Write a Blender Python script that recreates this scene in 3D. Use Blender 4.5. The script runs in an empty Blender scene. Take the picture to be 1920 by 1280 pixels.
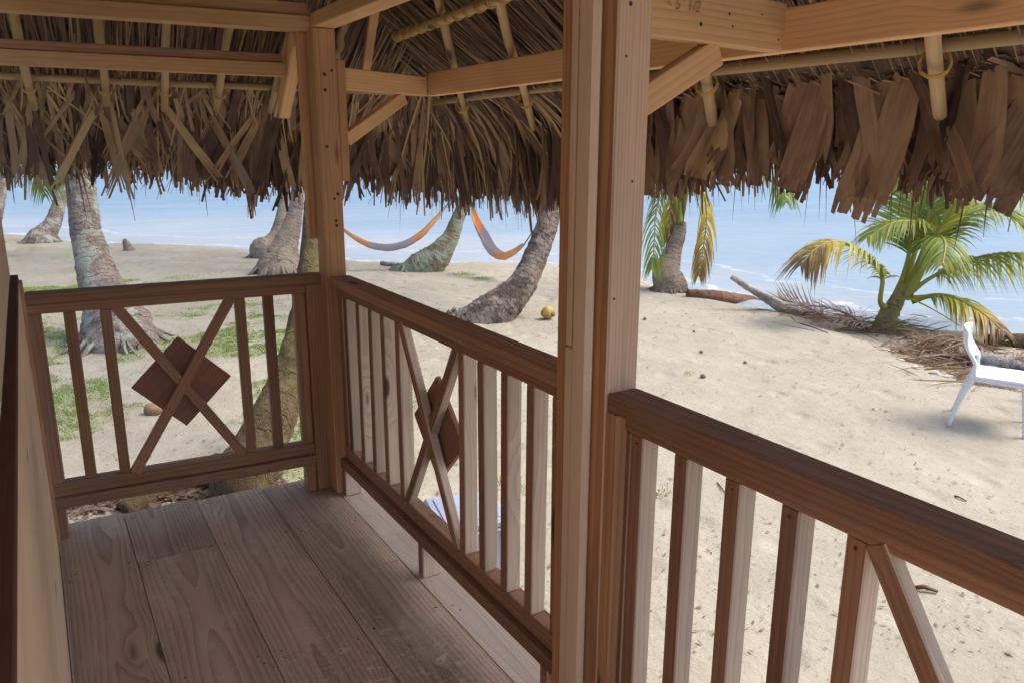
import bpy, math, random
import numpy as np
from mathutils import Vector, Matrix

random.seed(7)
RNG = np.random.default_rng(11)
sc = bpy.context.scene
COL = sc.collection

# ------------------------------------------------------------------ camera
CAM_H = 1.52
FOC = 1468.65                      # focal length in units of a 1920 px wide frame
YAW, PITCH, ROLL = (math.radians(a) for a in (31.4515, 13.9054, 0.1864))
_cy, _sy, _cp, _sp = math.cos(YAW), math.sin(YAW), math.cos(PITCH), math.sin(PITCH)
FWD = Vector((_sy * _cp, _cy * _cp, -_sp))
_r0 = Vector((_cy, -_sy, 0.0))
_u0 = _r0.cross(FWD)
RIGHT = _r0 * math.cos(ROLL) + _u0 * math.sin(ROLL)
UP = -_r0 * math.sin(ROLL) + _u0 * math.cos(ROLL)
EYE = Vector((0, 0, CAM_H))
cam_d = bpy.data.cameras.new("camera")
cam_d.sensor_width = 36.0
cam_d.lens = 36.0 * FOC / 1920.0
cam_d.clip_start = 0.02
cam_d.clip_end = 20000
cam = bpy.data.objects.new("camera", cam_d)
COL.objects.link(cam)
cam.matrix_world = Matrix(((RIGHT.x, UP.x, -FWD.x, EYE.x), (RIGHT.y, UP.y, -FWD.y, EYE.y),
                           (RIGHT.z, UP.z, -FWD.z, EYE.z), (0, 0, 0, 1)))
sc.camera = cam

# ------------------------------------------------------------------ sky, sun, exposure
SUN_EL, SUN_AZ = math.radians(56), math.radians(112)      # azimuth clockwise from +Y
world = bpy.data.worlds.new("World")
sc.world = world
world.use_nodes = True
wn = world.node_tree.nodes
sky = wn.new("ShaderNodeTexSky")
sky.sky_type = 'NISHITA'
sky.sun_disc = False
sky.sun_elevation = SUN_EL
sky.sun_rotation = SUN_AZ
sky.air_density = 0.8
sky.dust_density = 4.0
sky.ozone_density = 1.0
wn["Background"].inputs["Strength"].default_value = 0.15
world.node_tree.links.new(sky.outputs[0], wn["Background"].inputs["Color"])
sun_d = bpy.data.lights.new("sun", 'SUN')
sun_d.energy = 1.15
sun_d.angle = math.radians(25)
sun_d.color = (1.0, 0.93, 0.83)
sun = bpy.data.objects.new("sun", sun_d)
COL.objects.link(sun)
to_sun = Vector((math.sin(SUN_AZ) * math.cos(SUN_EL), math.cos(SUN_AZ) * math.cos(SUN_EL), math.sin(SUN_EL)))
sun.rotation_euler = to_sun.to_track_quat('Z', 'Y').to_euler()
sc.view_settings.view_transform = 'Standard'
sc.view_settings.look = 'None'
sc.view_settings.gamma = 1
sc.view_settings.exposure = 1.38
sc.render.engine = 'CYCLES'
sc.cycles.use_adaptive_sampling = True
sc.cycles.adaptive_threshold = 0.02
sc.cycles.max_bounces = 10
sc.cycles.diffuse_bounces = 6
sc.cycles.transparent_max_bounces = 8
try:
    sc.cycles.use_denoising = True
except Exception:
    pass

# ------------------------------------------------------------------ survey helpers (photo bearings -> places)
GROUND, SEA = -0.75, -0.98
def ray(px, py):
    return RIGHT * ((px - 960) / FOC) - UP * ((py - 640) / FOC) + FWD
def atz(px, py, z):
    d = ray(px, py); return EYE + d * ((z - CAM_H) / d.z)
def atx(px, py, x):
    d = ray(px, py); return EYE + d * (x / d.x)
def aty(px, py, y):
    d = ray(px, py); return EYE + d * (y / d.y)
def deep(px, py, dep):
    return EYE + ray(px, py) * dep
def depth_of(p):
    return (Vector(p) - EYE).dot(FWD)
NL = Vector((0.0743, 0.9972, 0)); DL = Vector((0.9972, -0.0743, 0))     # far railing: outward normal, direction
def L(t, c, z):
    return DL * t + NL * c + Vector((0, 0, z))
def zR(x):
    return 1.905 - 0.536 * (x - 1.62)
def zF(c):
    return 1.893 - 0.45 * (c - 3.8)

# ------------------------------------------------------------------ object helpers
def tag(o, label=None, cat=None, group=None, kind=None):
    if label: o["label"] = label
    if cat: o["category"] = cat
    if group: o["group"] = group
    if kind: o["kind"] = kind
    return o
def link(o, parent=None):
    COL.objects.link(o)
    if parent is not None:
        o.parent = parent
        o.matrix_parent_inverse = parent.matrix_basis.inverted()
    return o
def thing(name, loc, label, cat, group=None, kind=None):
    e = bpy.data.objects.new(name, None)
    e.empty_display_size = 0.1
    e.location = loc
    e["_w"] = tuple(loc)
    COL.objects.link(e)
    return tag(e, label, cat, group, kind)
def mesh_obj(name, me, mat, parent=None, loc=(0, 0, 0)):
    o = bpy.data.objects.new(name, me)
    o["_w"] = tuple(loc)
    if mat is not None and len(me.materials) == 0:
        me.materials.append(mat)
    o.location = loc
    return link(o, parent)
def np_mesh(name, V, F, attrs=None, uv=None, smooth=False):
    """V (n,3), F (m,k) one polygon size"""
    V = np.asarray(V, dtype=np.float32); F = np.asarray(F, dtype=np.int32)
    me = bpy.data.meshes.new(name)
    k = F.shape[1]
    me.vertices.add(len(V)); me.vertices.foreach_set("co", V.ravel())
    me.loops.add(F.size); me.loops.foreach_set("vertex_index", F.ravel())
    me.polygons.add(len(F))
    me.polygons.foreach_set("loop_start", np.arange(0, F.size, k, dtype=np.int32))
    me.polygons.foreach_set("loop_total", np.full(len(F), k, dtype=np.int32))
    if smooth:
        me.polygons.foreach_set("use_smooth", np.ones(len(F), dtype=bool))
    me.update(calc_edges=True)
    if attrs:
        for nm, arr in attrs.items():
            a = me.attributes.new(nm, 'FLOAT', 'POINT')
            a.data.foreach_set("value", np.asarray(arr, dtype=np.float32))
    if uv is not None:
        l = me.uv_layers.new(name="UVMap")
        l.data.foreach_set("uv", np.asarray(uv, dtype=np.float32)[F.ravel()].ravel())
    return me

# ------------------------------------------------------------------ node helpers
def new_mat(name):
    m = bpy.data.materials.new(name); m.use_nodes = True
    nt = m.node_tree
    return m, nt, nt.nodes["Principled BSDF"]
class NB:
    def __init__(self, nt): self.nt = nt
    def n(self, t, **kw):
        nd = self.nt.nodes.new("ShaderNode" + t)
        for k, v in kw.items(): setattr(nd, k, v)
        return nd
    def l(self, a, b): self.nt.links.new(a, b)
    def _set(self, nd, i, v):
        if hasattr(v, "is_linked") or hasattr(v, "links"): self.l(v, nd.inputs[i])
        else: nd.inputs[i].default_value = v
    def math(self, op, a, b=0.0, c=0.0, clamp=False):
        nd = self.n("Math", operation=op, use_clamp=clamp)
        self._set(nd, 0, a); self._set(nd, 1, b)
        if op in ('MULTIPLY_ADD', 'SMOOTH_MIN', 'WRAP'): self._set(nd, 2, c)
        return nd.outputs[0]
    def vec(self, op, a, b):
        nd = self.n("VectorMath", operation=op)
        self._set(nd, 0, a); self._set(nd, 1, b)
        return nd.outputs["Value"] if op in ('LENGTH', 'DOT_PRODUCT') else nd.outputs[0]
    def comb(self, x, y, z):
        nd = self.n("CombineXYZ")
        for i, v in enumerate((x, y, z)): self._set(nd, i, v)
        return nd.outputs[0]
    def sep(self, v):
        nd = self.n("SeparateXYZ"); self.l(v, nd.inputs[0]); return nd.outputs
    def noise(self, v, scale=1.0, detail=3.0, rough=0.55, dist=0.0):
        nd = self.n("TexNoise")
        if v is not None: self.l(v, nd.inputs["Vector"])
        nd.inputs["Scale"].default_value = scale; nd.inputs["Detail"].default_value = detail
        nd.inputs["Roughness"].default_value = rough; nd.inputs["Distortion"].default_value = dist
        return nd.outputs[0]
    def mapr(self, v, a, b, c=0.0, d=1.0, smooth=False):
        nd = self.n("MapRange", interpolation_type='SMOOTHSTEP' if smooth else 'LINEAR')
        self._set(nd, 0, v)
        for i, x in enumerate((a, b, c, d)): nd.inputs[i + 1].default_value = x
        return nd.outputs[0]
    def mix(self, f, a, b, mode='MIX'):
        nd = self.n("MixRGB", blend_type=mode)
        self._set(nd, 0, f)
        for i, v in ((1, a), (2, b)):
            if hasattr(v, "links"): self.l(v, nd.inputs[i])
            else: nd.inputs[i].default_value = (*v, 1.0)
        return nd.outputs[0]
    def ramp(self, f, stops):
        nd = self.n("ValToRGB"); self.l(f, nd.inputs[0])
        el = nd.color_ramp.elements
        while len(el) < len(stops): el.new(0.5)
        for e, (p, c) in zip(el, stops): e.position = p; e.color = (*c, 1)
        return nd.outputs[0]
    def bump(self, h, strength, dist, bsdf):
        nd = self.n("Bump"); nd.inputs["Strength"].default_value = strength; nd.inputs["Distance"].default_value = dist
        self.l(h, nd.inputs["Height"]); self.l(nd.outputs[0], bsdf.inputs["Normal"])

def wood(name, light, dark, knot=(0.08, 0.05, 0.035), density=75.0, sway=0.06, contrast=0.6, rough=0.75, stain=0.35, vary=0.25, knots=0.10, bumpd=0.0012, stain_col=None, scuff=None):
    m, nt, bs = new_mat(name); b = NB(nt)
    tc = b.n("TexCoord"); oi = b.n("ObjectInfo"); rnd = oi.outputs["Random"]
    off = b.comb(b.math('MULTIPLY', rnd, 37.7), b.math('MULTIPLY', rnd, 5.3), b.math('MULTIPLY', rnd, 9.1))
    p0 = tc.outputs["Object"]
    p = b.vec('ADD', p0, off)
    s0 = b.sep(p0)
    # knots
    vor = b.n("TexVoronoi"); vor.inputs["Scale"].default_value = 1.0
    b.l(b.vec('MULTIPLY', p, (1.6, 6.0, 6.0)), vor.inputs["Vector"])
    kd = vor.outputs["Distance"]
    # annual rings round an off-centre pith that wanders along the board
    w1 = b.noise(b.vec('MULTIPLY', p, (0.7, 2.2, 2.2)), 1.0, 2.0, 0.5)
    w2 = b.noise(b.vec('MULTIPLY', p, (3.0, 30.0, 30.0)), 1.0, 2.0, 0.5)
    knw = b.math('MULTIPLY', b.mapr(kd, 0.0, 0.34, 1.0, 0.0, True), 0.03)
    yy = b.math('ADD', s0[1], b.math('MULTIPLY_ADD', rnd, 0.10, -0.05))
    zz = b.math('ADD', s0[2], b.math('MULTIPLY_ADD', b.math('FRACT', b.math('MULTIPLY', rnd, 17.3)), 0.06, 0.03))
    zz = b.math('ADD', zz, b.math('MULTIPLY', b.math('SUBTRACT', w1, 0.5), sway))
    r = b.vec('LENGTH', b.comb(0.0, yy, zz), (0, 0, 0))
    r = b.math('ADD', r, knw)
    r = b.math('ADD', r, b.math('MULTIPLY', w2, 0.006))
    ring = b.math('FRACT', b.math('MULTIPLY', r, density))
    ring = b.math('POWER', ring, 2.2)
    fib = b.noise(b.vec('MULTIPLY', p, (6.0, 260.0, 260.0)), 1.0, 3.0, 0.6)
    big = b.noise(b.vec('MULTIPLY', p, (1.1, 4.0, 4.0)), 1.0, 4.0, 0.6)
    f = b.math('ADD', b.math('MULTIPLY', ring, contrast), b.math('MULTIPLY', b.math('SUBTRACT', fib, 0.35), 0.7), clamp=True)
    col = b.mix(f, light, dark)
    tone = b.math('ADD', b.math('MULTIPLY_ADD', rnd, vary * 2, 1.0 - vary), b.math('MULTIPLY', b.math('SUBTRACT', big, 0.5), stain * 2))
    col = b.mix(1.0, col, b.comb(tone, tone, tone), 'MULTIPLY')
    if stain_col is not None:
        blot = b.noise(b.vec('MULTIPLY', p, (2.3, 5.0, 5.0)), 1.0, 5.0, 0.65)
        col = b.mix(b.mapr(blot, 0.50, 0.68, 0.0, 0.6, True), col, stain_col)
    if scuff is not None:
        gp = b.n("NewGeometry").outputs["Position"]
        dist = b.vec('LENGTH', b.vec('MULTIPLY', b.vec('SUBTRACT', gp, scuff), (1.0, .8, 1.0)), (0, 0, 0))
        sn = b.noise(gp, 8.0, 4, .6, .6); sn2 = b.noise(gp, 28.0, 3, .6)
        ln_ = b.math('MULTIPLY', b.mapr(b.math('ABSOLUTE', b.math('SUBTRACT', sn, .5)), .004, .02, 1.0, 0.0), b.mapr(sn2, .42, .6))
        ln_ = b.math('MAXIMUM', ln_, b.mapr(b.math('MULTIPLY', sn, sn2), .34, .42, 0, .7))
        col = b.mix(b.math('MULTIPLY', ln_, b.mapr(dist, .12, .42, .75, 0.0, True)), col, (0.70, 0.62, 0.53))
    kf = b.mapr(kd, knots * 0.55, knots * 1.3, 0.9, 0.0, True)
    col = b.mix(kf, col, knot)
    b.l(col, bs.inputs["Base Color"])
    bs.inputs["Roughness"].default_value = rough
    bs.inputs["Specular IOR Level"].default_value = 0.25
    b.bump(b.math('ADD', b.math('MULTIPLY', ring, 0.5), fib), 0.6, bumpd, bs)
    return m

W_RAIL = wood("wood_rail_weathered", (0.39, 0.225, 0.14), (0.18, 0.095, 0.058), contrast=0.5, knots=0.09, stain=.6, vary=.22, stain_col=(0.27, 0.19, 0.15))
W_LIT_BLEACH = wood("wood_lit_bleached", (0.62, 0.515, 0.41), (0.37, 0.285, 0.215), density=110, contrast=0.5, knots=0.07)  # paler wood: light painted on near-end faces, weather bleaching on outer faces
W_POST = wood("wood_post_fir", (0.57, 0.335, 0.185), (0.32, 0.16, 0.08), contrast=0.55, stain=.5)
W_BEAM = wood("wood_beam_fir", (0.74, 0.47, 0.25), (0.52, 0.29, 0.14), contrast=0.45, knots=0.10, stain=.45)
W_DECK = wood("wood_deck", (0.51, 0.385, 0.29), (0.27, 0.19, 0.135), density=80, contrast=0.7, stain=0.6, vary=0.10, knots=0.11, bumpd=0.002, stain_col=(0.55, 0.46, 0.37), sway=.07, scuff=(0.73, 1.88, 0.0))
W_DECK2 = wood("wood_deck_bleached", (0.66, 0.55, 0.46), (0.44, 0.35, 0.29), density=95, contrast=0.5, stain=0.3, vary=0.06, knots=0.09, bumpd=0.002, stain_col=(0.46, 0.36, 0.30), sway=.05)
W_POST_LIT = wood("wood_post_lit", (0.66, 0.475, 0.35), (0.43, 0.285, 0.20), density=120, contrast=0.6, knots=0.08, sway=.03)  # light falling on the post's near face, painted into the wood colour
W_WALL = wood("wood_wall_pine", (0.80, 0.60, 0.42), (0.58, 0.39, 0.24), contrast=0.4, vary=0.06)
W_DARK = wood("wood_dark_trim", (0.13, 0.060, 0.040), (0.075, 0.032, 0.022), contrast=0.4, vary=0.1, knots=0.05)
W_CREAM = wood("wood_cream_board", (0.74, 0.59, 0.44), (0.66, 0.51, 0.37), density=30, contrast=0.25, stain=0.18, vary=0.05, knots=0.035)
W_PANEL = wood("wood_panel_red", (0.35, 0.185, 0.125), (0.25, 0.124, 0.083), density=30, contrast=0.4, vary=0.1, knots=0.03)
W_POLE = wood("pole_barkless", (0.50, 0.375, 0.215), (0.32, 0.215, 0.115), density=140, contrast=0.25, knots=0.10, vary=0.2)

# ------------------------------------------------------------------ boards and poles
_bx = {}
def box_mesh(l, w, h, c, mats, key, face):
    k = (round(l, 4), round(w, 4), round(h, 4), round(c, 4), tuple(m.name for m in mats), key)
    if k in _bx: return _bx[k]
    hx, hy, hz = l / 2, w / 2, h / 2
    V = []
    for sx in (-1, 1):
        for sy in (-1, 1):
            for sz in (-1, 1):
                V += [(sx * hx, sy * (hy - c), sz * (hz - c)), (sx * (hx - c), sy * hy, sz * (hz - c)), (sx * (hx - c), sy * (hy - c), sz * hz)]
    def i(sx, sy, sz, a): return ((sx > 0) * 4 + (sy > 0) * 2 + (sz > 0)) * 3 + a
    F = []
    for a in range(3):
        for s in (-1, 1):
            o1, o2 = [q for q in range(3) if q != a]
            loop = []
            for u, v in ((-1, -1), (1, -1), (1, 1), (-1, 1)):
                d = [0, 0, 0]; d[a] = s; d[o1] = u; d[o2] = v
                loop.append(i(*d, a))
            F.append(loop)
    for a in range(3):
        o1, o2 = [q for q in range(3) if q != a]
        for u in (-1, 1):
            for v in (-1, 1):
                lo = [0, 0, 0]; hi = [0, 0, 0]
                lo[a] = -1; hi[a] = 1
                for d in (lo, hi): d[o1] = u; d[o2] = v
                F.append([i(*lo, o1), i(*hi, o1), i(*hi, o2), i(*lo, o2)])
    for sx in (-1, 1):
        for sy in (-1, 1):
            for sz in (-1, 1):
                F.append([i(sx, sy, sz, 0), i(sx, sy, sz, 1), i(sx, sy, sz, 2)])
    me = bpy.data.meshes.new("board")
    me.from_pydata(V, [], F)
    import bmesh
    bm = bmesh.new(); bm.from_mesh(me); bmesh.ops.recalc_face_normals(bm, faces=bm.faces); bm.to_mesh(me); bm.free()
    for m in mats: me.materials.append(m)
    if face:
        for p in me.polygons: p.material_index = face(p.normal)
    _bx[k] = me
    return me

def board(name, p0, p1, w, h, mat, parent=None, up=(0, 0, 1), c=0.003, lit_bleach=None):
    """straight timber from p0 to p1 (centre line); h along 'up', w across.  bleach: world normals of faces painted paler: lit near-end ones and weather-bleached outer ones"""
    p0, p1 = Vector(p0), Vector(p1)
    X = (p1 - p0); l = X.length; X.normalize()
    Zv = Vector(up); Zv = (Zv - X * Zv.dot(X)).normalized()
    Y = Zv.cross(X)
    rot = Matrix((X, Y, Zv)).transposed()
    mats = [mat]; key = None; face = None
    if lit_bleach:
        mats = [mat, W_POST_LIT if name == 'post' else W_LIT_BLEACH]
        loc = [rot.transposed() @ Vector(n) for n in lit_bleach]
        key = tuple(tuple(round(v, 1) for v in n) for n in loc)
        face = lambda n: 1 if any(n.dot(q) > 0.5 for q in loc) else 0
    me = box_mesh(l, w, h, c, mats, key, face)
    o = bpy.data.objects.new(name, me)
    o.matrix_world = Matrix.Translation((p0 + p1) / 2) @ rot.to_4x4()
    o["_w"] = tuple((p0 + p1) / 2)
    if parent is not None:
        o.parent = parent
        o.matrix_parent_inverse = parent.matrix_basis.inverted()
    COL.objects.link(o)
    return o

def tube(P, Rr, n=10, jitter=0.0, uvscale=1.0, closed=True, rng=RNG, squash=None):
    """vertices, faces, uv of a tube along points P with radii Rr"""
    P = np.asarray([tuple(p) for p in P], float); Rr = np.asarray(Rr, float)
    T = np.gradient(P, axis=0); T /= np.linalg.norm(T, axis=1)[:, None]
    ref = np.array([0.0, 0, 1]) if abs(T[0, 2]) < 0.8 else np.array([1.0, 0, 0])
    V, UV = [], []
    s = np.concatenate([[0], np.cumsum(np.linalg.norm(np.diff(P, axis=0), axis=1))])
    a = np.linspace(0, 2 * math.pi, n, endpoint=False)
    A = None
    for i in range(len(P)):
        t = T[i]
        if A is None: A = np.cross(ref, t)
        A = A - t * A.dot(t); A /= np.linalg.norm(A)
        B = np.cross(t, A)
        rr = Rr[i] * (1 + jitter * rng.standard_normal(n))
        V.append(P[i] + np.outer(np.cos(a) * rr, A) + np.outer(np.sin(a) * rr, B))
        UV.append(np.stack([a / (2 * math.pi), np.full(n, s[i])], 1))
    m = len(P)
    V = np.concatenate(V); UV = np.concatenate(UV)
    F = []
    for i in range(m - 1):
        for j in range(n):
            k = (j + 1) % n
            F.append((i * n + j, i * n + k, (i + 1) * n + k, (i + 1) * n + j))
    if closed:
        V = np.vstack([V, P[0], P[-1]]); UV = np.vstack([UV, [0, 0], [0, s[-1]]])
        for j in range(n):
            k = (j + 1) % n
            F.append((m * n, k, j, m * n)); F.append((m * n + 1, (m - 1) * n + j, (m - 1) * n + k, m * n + 1))
    return V, F, UV
def tube_mesh(name, P, Rr, n=10, jitter=0.0, smooth=True):
    V, F, UV = tube(P, Rr, n, jitter)
    F = [tuple(dict.fromkeys(f)) for f in F]
    me = bpy.data.meshes.new(name)
    me.from_pydata([tuple(v) for v in V], [], F)
    lay = me.uv_layers.new(name="UVMap")
    for lp in me.loops: lay.data[lp.index].uv = UV[lp.vertex_index]
    if smooth:
        for p in me.polygons: p.use_smooth = True
    me.update()
    return me

def pole(name, p0, p1, r, mat, parent, taper=0.9):
    p0, p1 = Vector(p0), Vector(p1)
    n = 7
    X = (p1 - p0); l = X.length
    q = X.to_track_quat('X', 'Z')
    pts = []; rad = []
    for i in range(n):
        t = i / (n - 1)
        pts.append((-l / 2 + l * t, random.gauss(0, r * .18) if 0 < i < n - 1 else 0, random.gauss(0, r * .18) if 0 < i < n - 1 else 0))
        rad.append(r * (1 - (1 - taper) * t) * random.uniform(.93, 1.07))
    me = tube_mesh(name, pts, rad, 9, 0.03)
    me.materials.append(mat)
    o = bpy.data.objects.new(name, me)
    o.matrix_world = Matrix.Translation((p0 + p1) / 2) @ q.to_matrix().to_4x4()
    o["_w"] = tuple((p0 + p1) / 2)
    if parent is not None:
        o.parent = parent; o.matrix_parent_inverse = parent.matrix_basis.inverted()
    COL.objects.link(o)
    return o

exec_parts = []

# ================================================================== GROUND, SEA
shore_px = [(-900, 425), (-300, 432), (30, 440), (110, 452), (240, 460), (430, 464), (520, 475), (650, 490), (740, 495), (900, 494), (1040, 499), (1220, 512),
            (1300, 543), (1460, 566), (1560, 577), (1640, 592), (1750, 600), (1920, 606), (2400, 625)]
SH = np.array([tuple(atz(x, y, SEA))[:2] for x, y in shore_px])
d0 = (SH[0] - SH[1]); d0 /= np.linalg.norm(d0); d1 = (SH[-1] - SH[-2]); d1 /= np.linalg.norm(d1)
SH = np.vstack([SH[0] + d0 * 400, SH, SH[-1] + d1 * 5, SH[-1] + d1 * 5 + np.array([3.0, -400.0])])
berm_px = [(1180, 512), (1240, 540), (1340, 563), (1460, 590), (1560, 634), (1640, 668), (1700, 692), (1800, 722), (1920, 745), (2200, 800)]
BM = np.array([tuple(atz(x, y, GROUND))[:2] for x, y in berm_px])
BM = np.vstack([BM, BM[-1] + np.array([1.5, -60.0])])
def signed(P, S):
    """distance to polyline S; positive to the right-hand side of its direction (inland here)"""
    best = np.full(len(P), 1e9); sg = np.zeros(len(P))
    for a, b_ in zip(S[:-1], S[1:]):
        d = b_ - a; L2 = d.dot(d)
        t = np.clip(((P - a) @ d) / L2, 0, 1)
        q = P - (a + t[:, None] * d)
        ds = np.hypot(q[:, 0], q[:, 1])
        cr = d[0] * (P[:, 1] - a[1]) - d[1] * (P[:, 0] - a[0])
        m = ds < best
        best[m] = ds[m]; sg[m] = np.where(cr[m] <= 0, 1, -1)
    return best * sg
def sstep(x, a, b_):
    t = np.clip((x - a) / (b_ - a), 0, 1); return t * t * (3 - 2 * t)
_lat = RNG.random((64, 64))
def vnoise(x, y, s):
    x = x * s; y = y * s
    xi = np.floor(x).astype(int); yi = np.floor(y).astype(int); fx = x - xi; fy = y - yi
    fx = fx * fx * (3 - 2 * fx); fy = fy * fy * (3 - 2 * fy)
    g = lambda a, c: _lat[a % 64, c % 64]
    return (g(xi, yi) * (1 - fx) + g(xi + 1, yi) * fx) * (1 - fy) + (g(xi, yi + 1) * (1 - fx) + g(xi + 1, yi + 1) * fx) * fy
def ground_z(x, y):
    x = np.atleast_1d(np.asarray(x, float)); y = np.atleast_1d(np.asarray(y, float))
    P = np.stack([x, y], 1)
    ds = signed(P, SH)
    db = -signed(P, BM)
    near = np.exp(-np.minimum(np.abs(db), 5) * 0)
    z = SEA + (GROUND - SEA) * sstep(ds, -0.2, 1.6) - 0.10 * np.clip(-ds, 0, 12)
    z -= np.where((x > 5) & (ds > 0), 0.12 * sstep(db, 0.0, 0.7), 0)
    z += np.where(ds > 0.3, (vnoise(x, y, 0.7) - .5) * .05 + (vnoise(x + 9, y, 2.1) - .5) * .03 + (vnoise(x, y + 5, 6.0) - .5) * .016, 0)
    return z
def gz(x, y): return float(ground_z(x, y)[0])
def on_ground(px, py):
    """place on the ground seen in this direction"""
    z = GROUND
    for _ in range(6):
        p = atz(px, py, z); z = gz(p.x, p.y)
    p = atz(px, py, z); return p

def turf_density(x, y):
    zone = sstep(y - 1.05 * x, 2.2, 4.6) * (1 - sstep(x, 2.2, 3.6)) * (1 - sstep(y, 10.6, 12.6))
    n_ = vnoise(x, y, 1.1) * .5 + vnoise(x + 3, y + 7, 2.7) * .3 + vnoise(x + 1, y + 2, 6.3) * .2
    pr = zone * sstep(n_, .42, .66)
    for (px, py, r, s_) in ((118, 480, .7, .9), (150, 532, 1.2, .8), (60, 545, 1.0, .9)):
        p = atz(px, py, GROUND); pr = np.maximum(pr, s_ * np.exp(-(((x - p.x) / r) ** 2 + ((y - p.y) / (r * 1.3)) ** 2)) * sstep(vnoise(x, y, 3.0), .2, .5))
    return pr
def ground_axis():
    a = np.arange(-4, 16.01, 0.10)
    lo = -4 - np.cumsum(0.1 * 1.22 ** np.arange(1, 40)); hi = 16 + np.cumsum(0.1 * 1.22 ** np.arange(1, 40))
    return np.concatenate([lo[::-1], a, hi])
gx = ground_axis(); gy = ground_axis() + 6
gx = gx[(gx > -1500) & (gx < 1500)]; gy = gy[(gy > -1500) & (gy < 1500)]
GX, GY = np.meshgrid(gx, gy)
gzv = ground_z(GX.ravel(), GY.ravel())
nxg, nyg = len(gx), len(gy)
idx = np.arange(nxg * nyg).reshape(nyg, nxg)
gF = np.stack([idx[:-1, :-1].ravel(), idx[:-1, 1:].ravel(), idx[1:, 1:].ravel(), idx[1:, :-1].ravel()], 1)
gds = signed(np.stack([GX.ravel(), GY.ravel()], 1), SH)
g_me = np_mesh("beach_sand", np.stack([GX.ravel(), GY.ravel(), gzv], 1), gF, {"shore": np.clip(gds, -5, 20), "turf": turf_density(GX.ravel(), GY.ravel())}, smooth=True)

m_sand, nt, bs = new_mat("sand"); b = NB(nt)
tc = b.n("TexCoord"); P = tc.outputs["Object"]
big = b.noise(P, 0.55, 4, 0.6); mid = b.noise(P, 3.5, 5, 0.65); fine = b.noise(P, 60, 4, 0.7)
col = b.mix(b.mapr(big, 0.35, 0.68), (0.318, 0.293, 0.236), (0.266, 0.242, 0.192))
col = b.mix(b.mapr(mid, 0.45, 0.75, 0, 0.55), col, (0.348, 0.325, 0.268))
px_ = b.sep(P)
# soil and old leaf litter under the trees on the far-left side
soil = b.math('MULTIPLY', b.mapr(b.noise(P, 0.9, 5, 0.65), 0.46, 0.62, 0, 1, True), b.mapr(b.math('SUBTRACT', px_[1], b.math('MULTIPLY', px_[0], 1.1)), 2.2, 7.0, 0, 1, True))
col = b.mix(b.math('MULTIPLY', soil, 0.55), col, (0.255, 0.215, 0.165))
spk = b.noise(P, 38, 2, 0.5)
col = b.mix(b.mapr(spk, 0.66, 0.74, 0, 0.55), col, (0.16, 0.125, 0.09))
at = b.n("Attribute"); at.attribute_name = "shore"
tf = b.n("Attribute"); tf.attribute_name = "turf"
col = b.mix(b.math('MULTIPLY', b.math('MULTIPLY', tf.outputs["Fac"], b.mapr(b.noise(P, 11, 4, .65), .35, .6)), 0.55), col, (0.20, 0.255, 0.085))
wet = b.mapr(at.outputs["Fac"], 0.05, 0.45, 1.0, 0.0, True)
col = b.mix(wet, col, (0.25, 0.215, 0.165))
b.l(col, bs.inputs["Base Color"])
b.l(b.mapr(wet, 0, 1, 0.95, 0.45), bs.inputs["Roughness"])
bs.inputs["Specular IOR Level"].default_value = 0.15
vf = b.n("TexVoronoi"); vf.inputs["Scale"].default_value = 2.6; b.l(b.vec('ADD', P, b.n("TexNoise").outputs["Color"]), vf.inputs["Vector"])
foot = b.math('MULTIPLY', b.mapr(vf.outputs["Distance"], 0.05, 0.34, 0.0, 1.0, True), 0.9)
hgt = b.math('ADD', b.math('ADD', b.math('ADD', b.math('MULTIPLY', b.noise(P, 9, 4, 0.6), 0.5), foot), b.math('MULTIPLY', mid, 0.9)), b.math('MULTIPLY', fine, 0.16))
b.bump(hgt, 0.9, 0.03, bs)
g = mesh_obj("ground", g_me, m_sand); tag(g, "pale beach sand with scattered litter round the hut", kind="structure")

# sea
sx = np.concatenate([-np.geomspace(6000, 6, 40), np.linspace(-5, 40, 120), np.geomspace(41, 6000, 40)])
SX, SY = np.meshgrid(sx, sx)
sid = np.arange(SX.size).reshape(SX.shape)
sF = np.stack([sid[:-1, :-1].ravel(), sid[:-1, 1:].ravel(), sid[1:, 1:].ravel(), sid[1:, :-1].ravel()], 1)
sd = -signed(np.stack([SX.ravel(), SY.ravel()], 1), SH)
cent = sd[sF].max(1) > -3.0
sea_me = np_mesh("sea", np.stack([SX.ravel(), SY.ravel(), np.full(SX.size, SEA)], 1), sF[cent], {"offshore": np.clip(sd, 0, 200)}, smooth=True)
m_sea, nt, bs = new_mat("sea_water"); b = NB(nt)
tc = b.n("TexCoord"); P = tc.outputs["Object"]
at = b.n("Attribute"); at.attribute_name = "offshore"
off = at.outputs["Fac"]
patch = b.noise(b.vec('MULTIPLY', P, (0.035, 0.09, 1.0)), 1.0, 4, 0.6)
offp = b.math('ADD', off, b.math('MULTIPLY', b.math('SUBTRACT', patch, 0.5), 30.0))
col = b.ramp(b.mapr(offp, 0, 60), [(0.0, (0.26, 0.28, 0.30)), (0.08, (0.17, 0.225, 0.275)), (0.25, (0.115, 0.182, 0.25)), (1.0, (0.078, 0.15, 0.23))])
strk = b.noise(b.vec('MULTIPLY', P, (0.22, 0.5, 1.0)), 1.0, 5, 0.65, 0.3)
col = b.mix(b.mapr(strk, 0.42, 0.66, 0.0, 0.35), col, (0.175, 0.26, 0.345))
wob_ = b.math('ADD', off, b.math('MULTIPLY', b.noise(b.vec('MULTIPLY', P, (0.8, 0.8, 1)), 1.0, 4, .6), 1.3))
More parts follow.
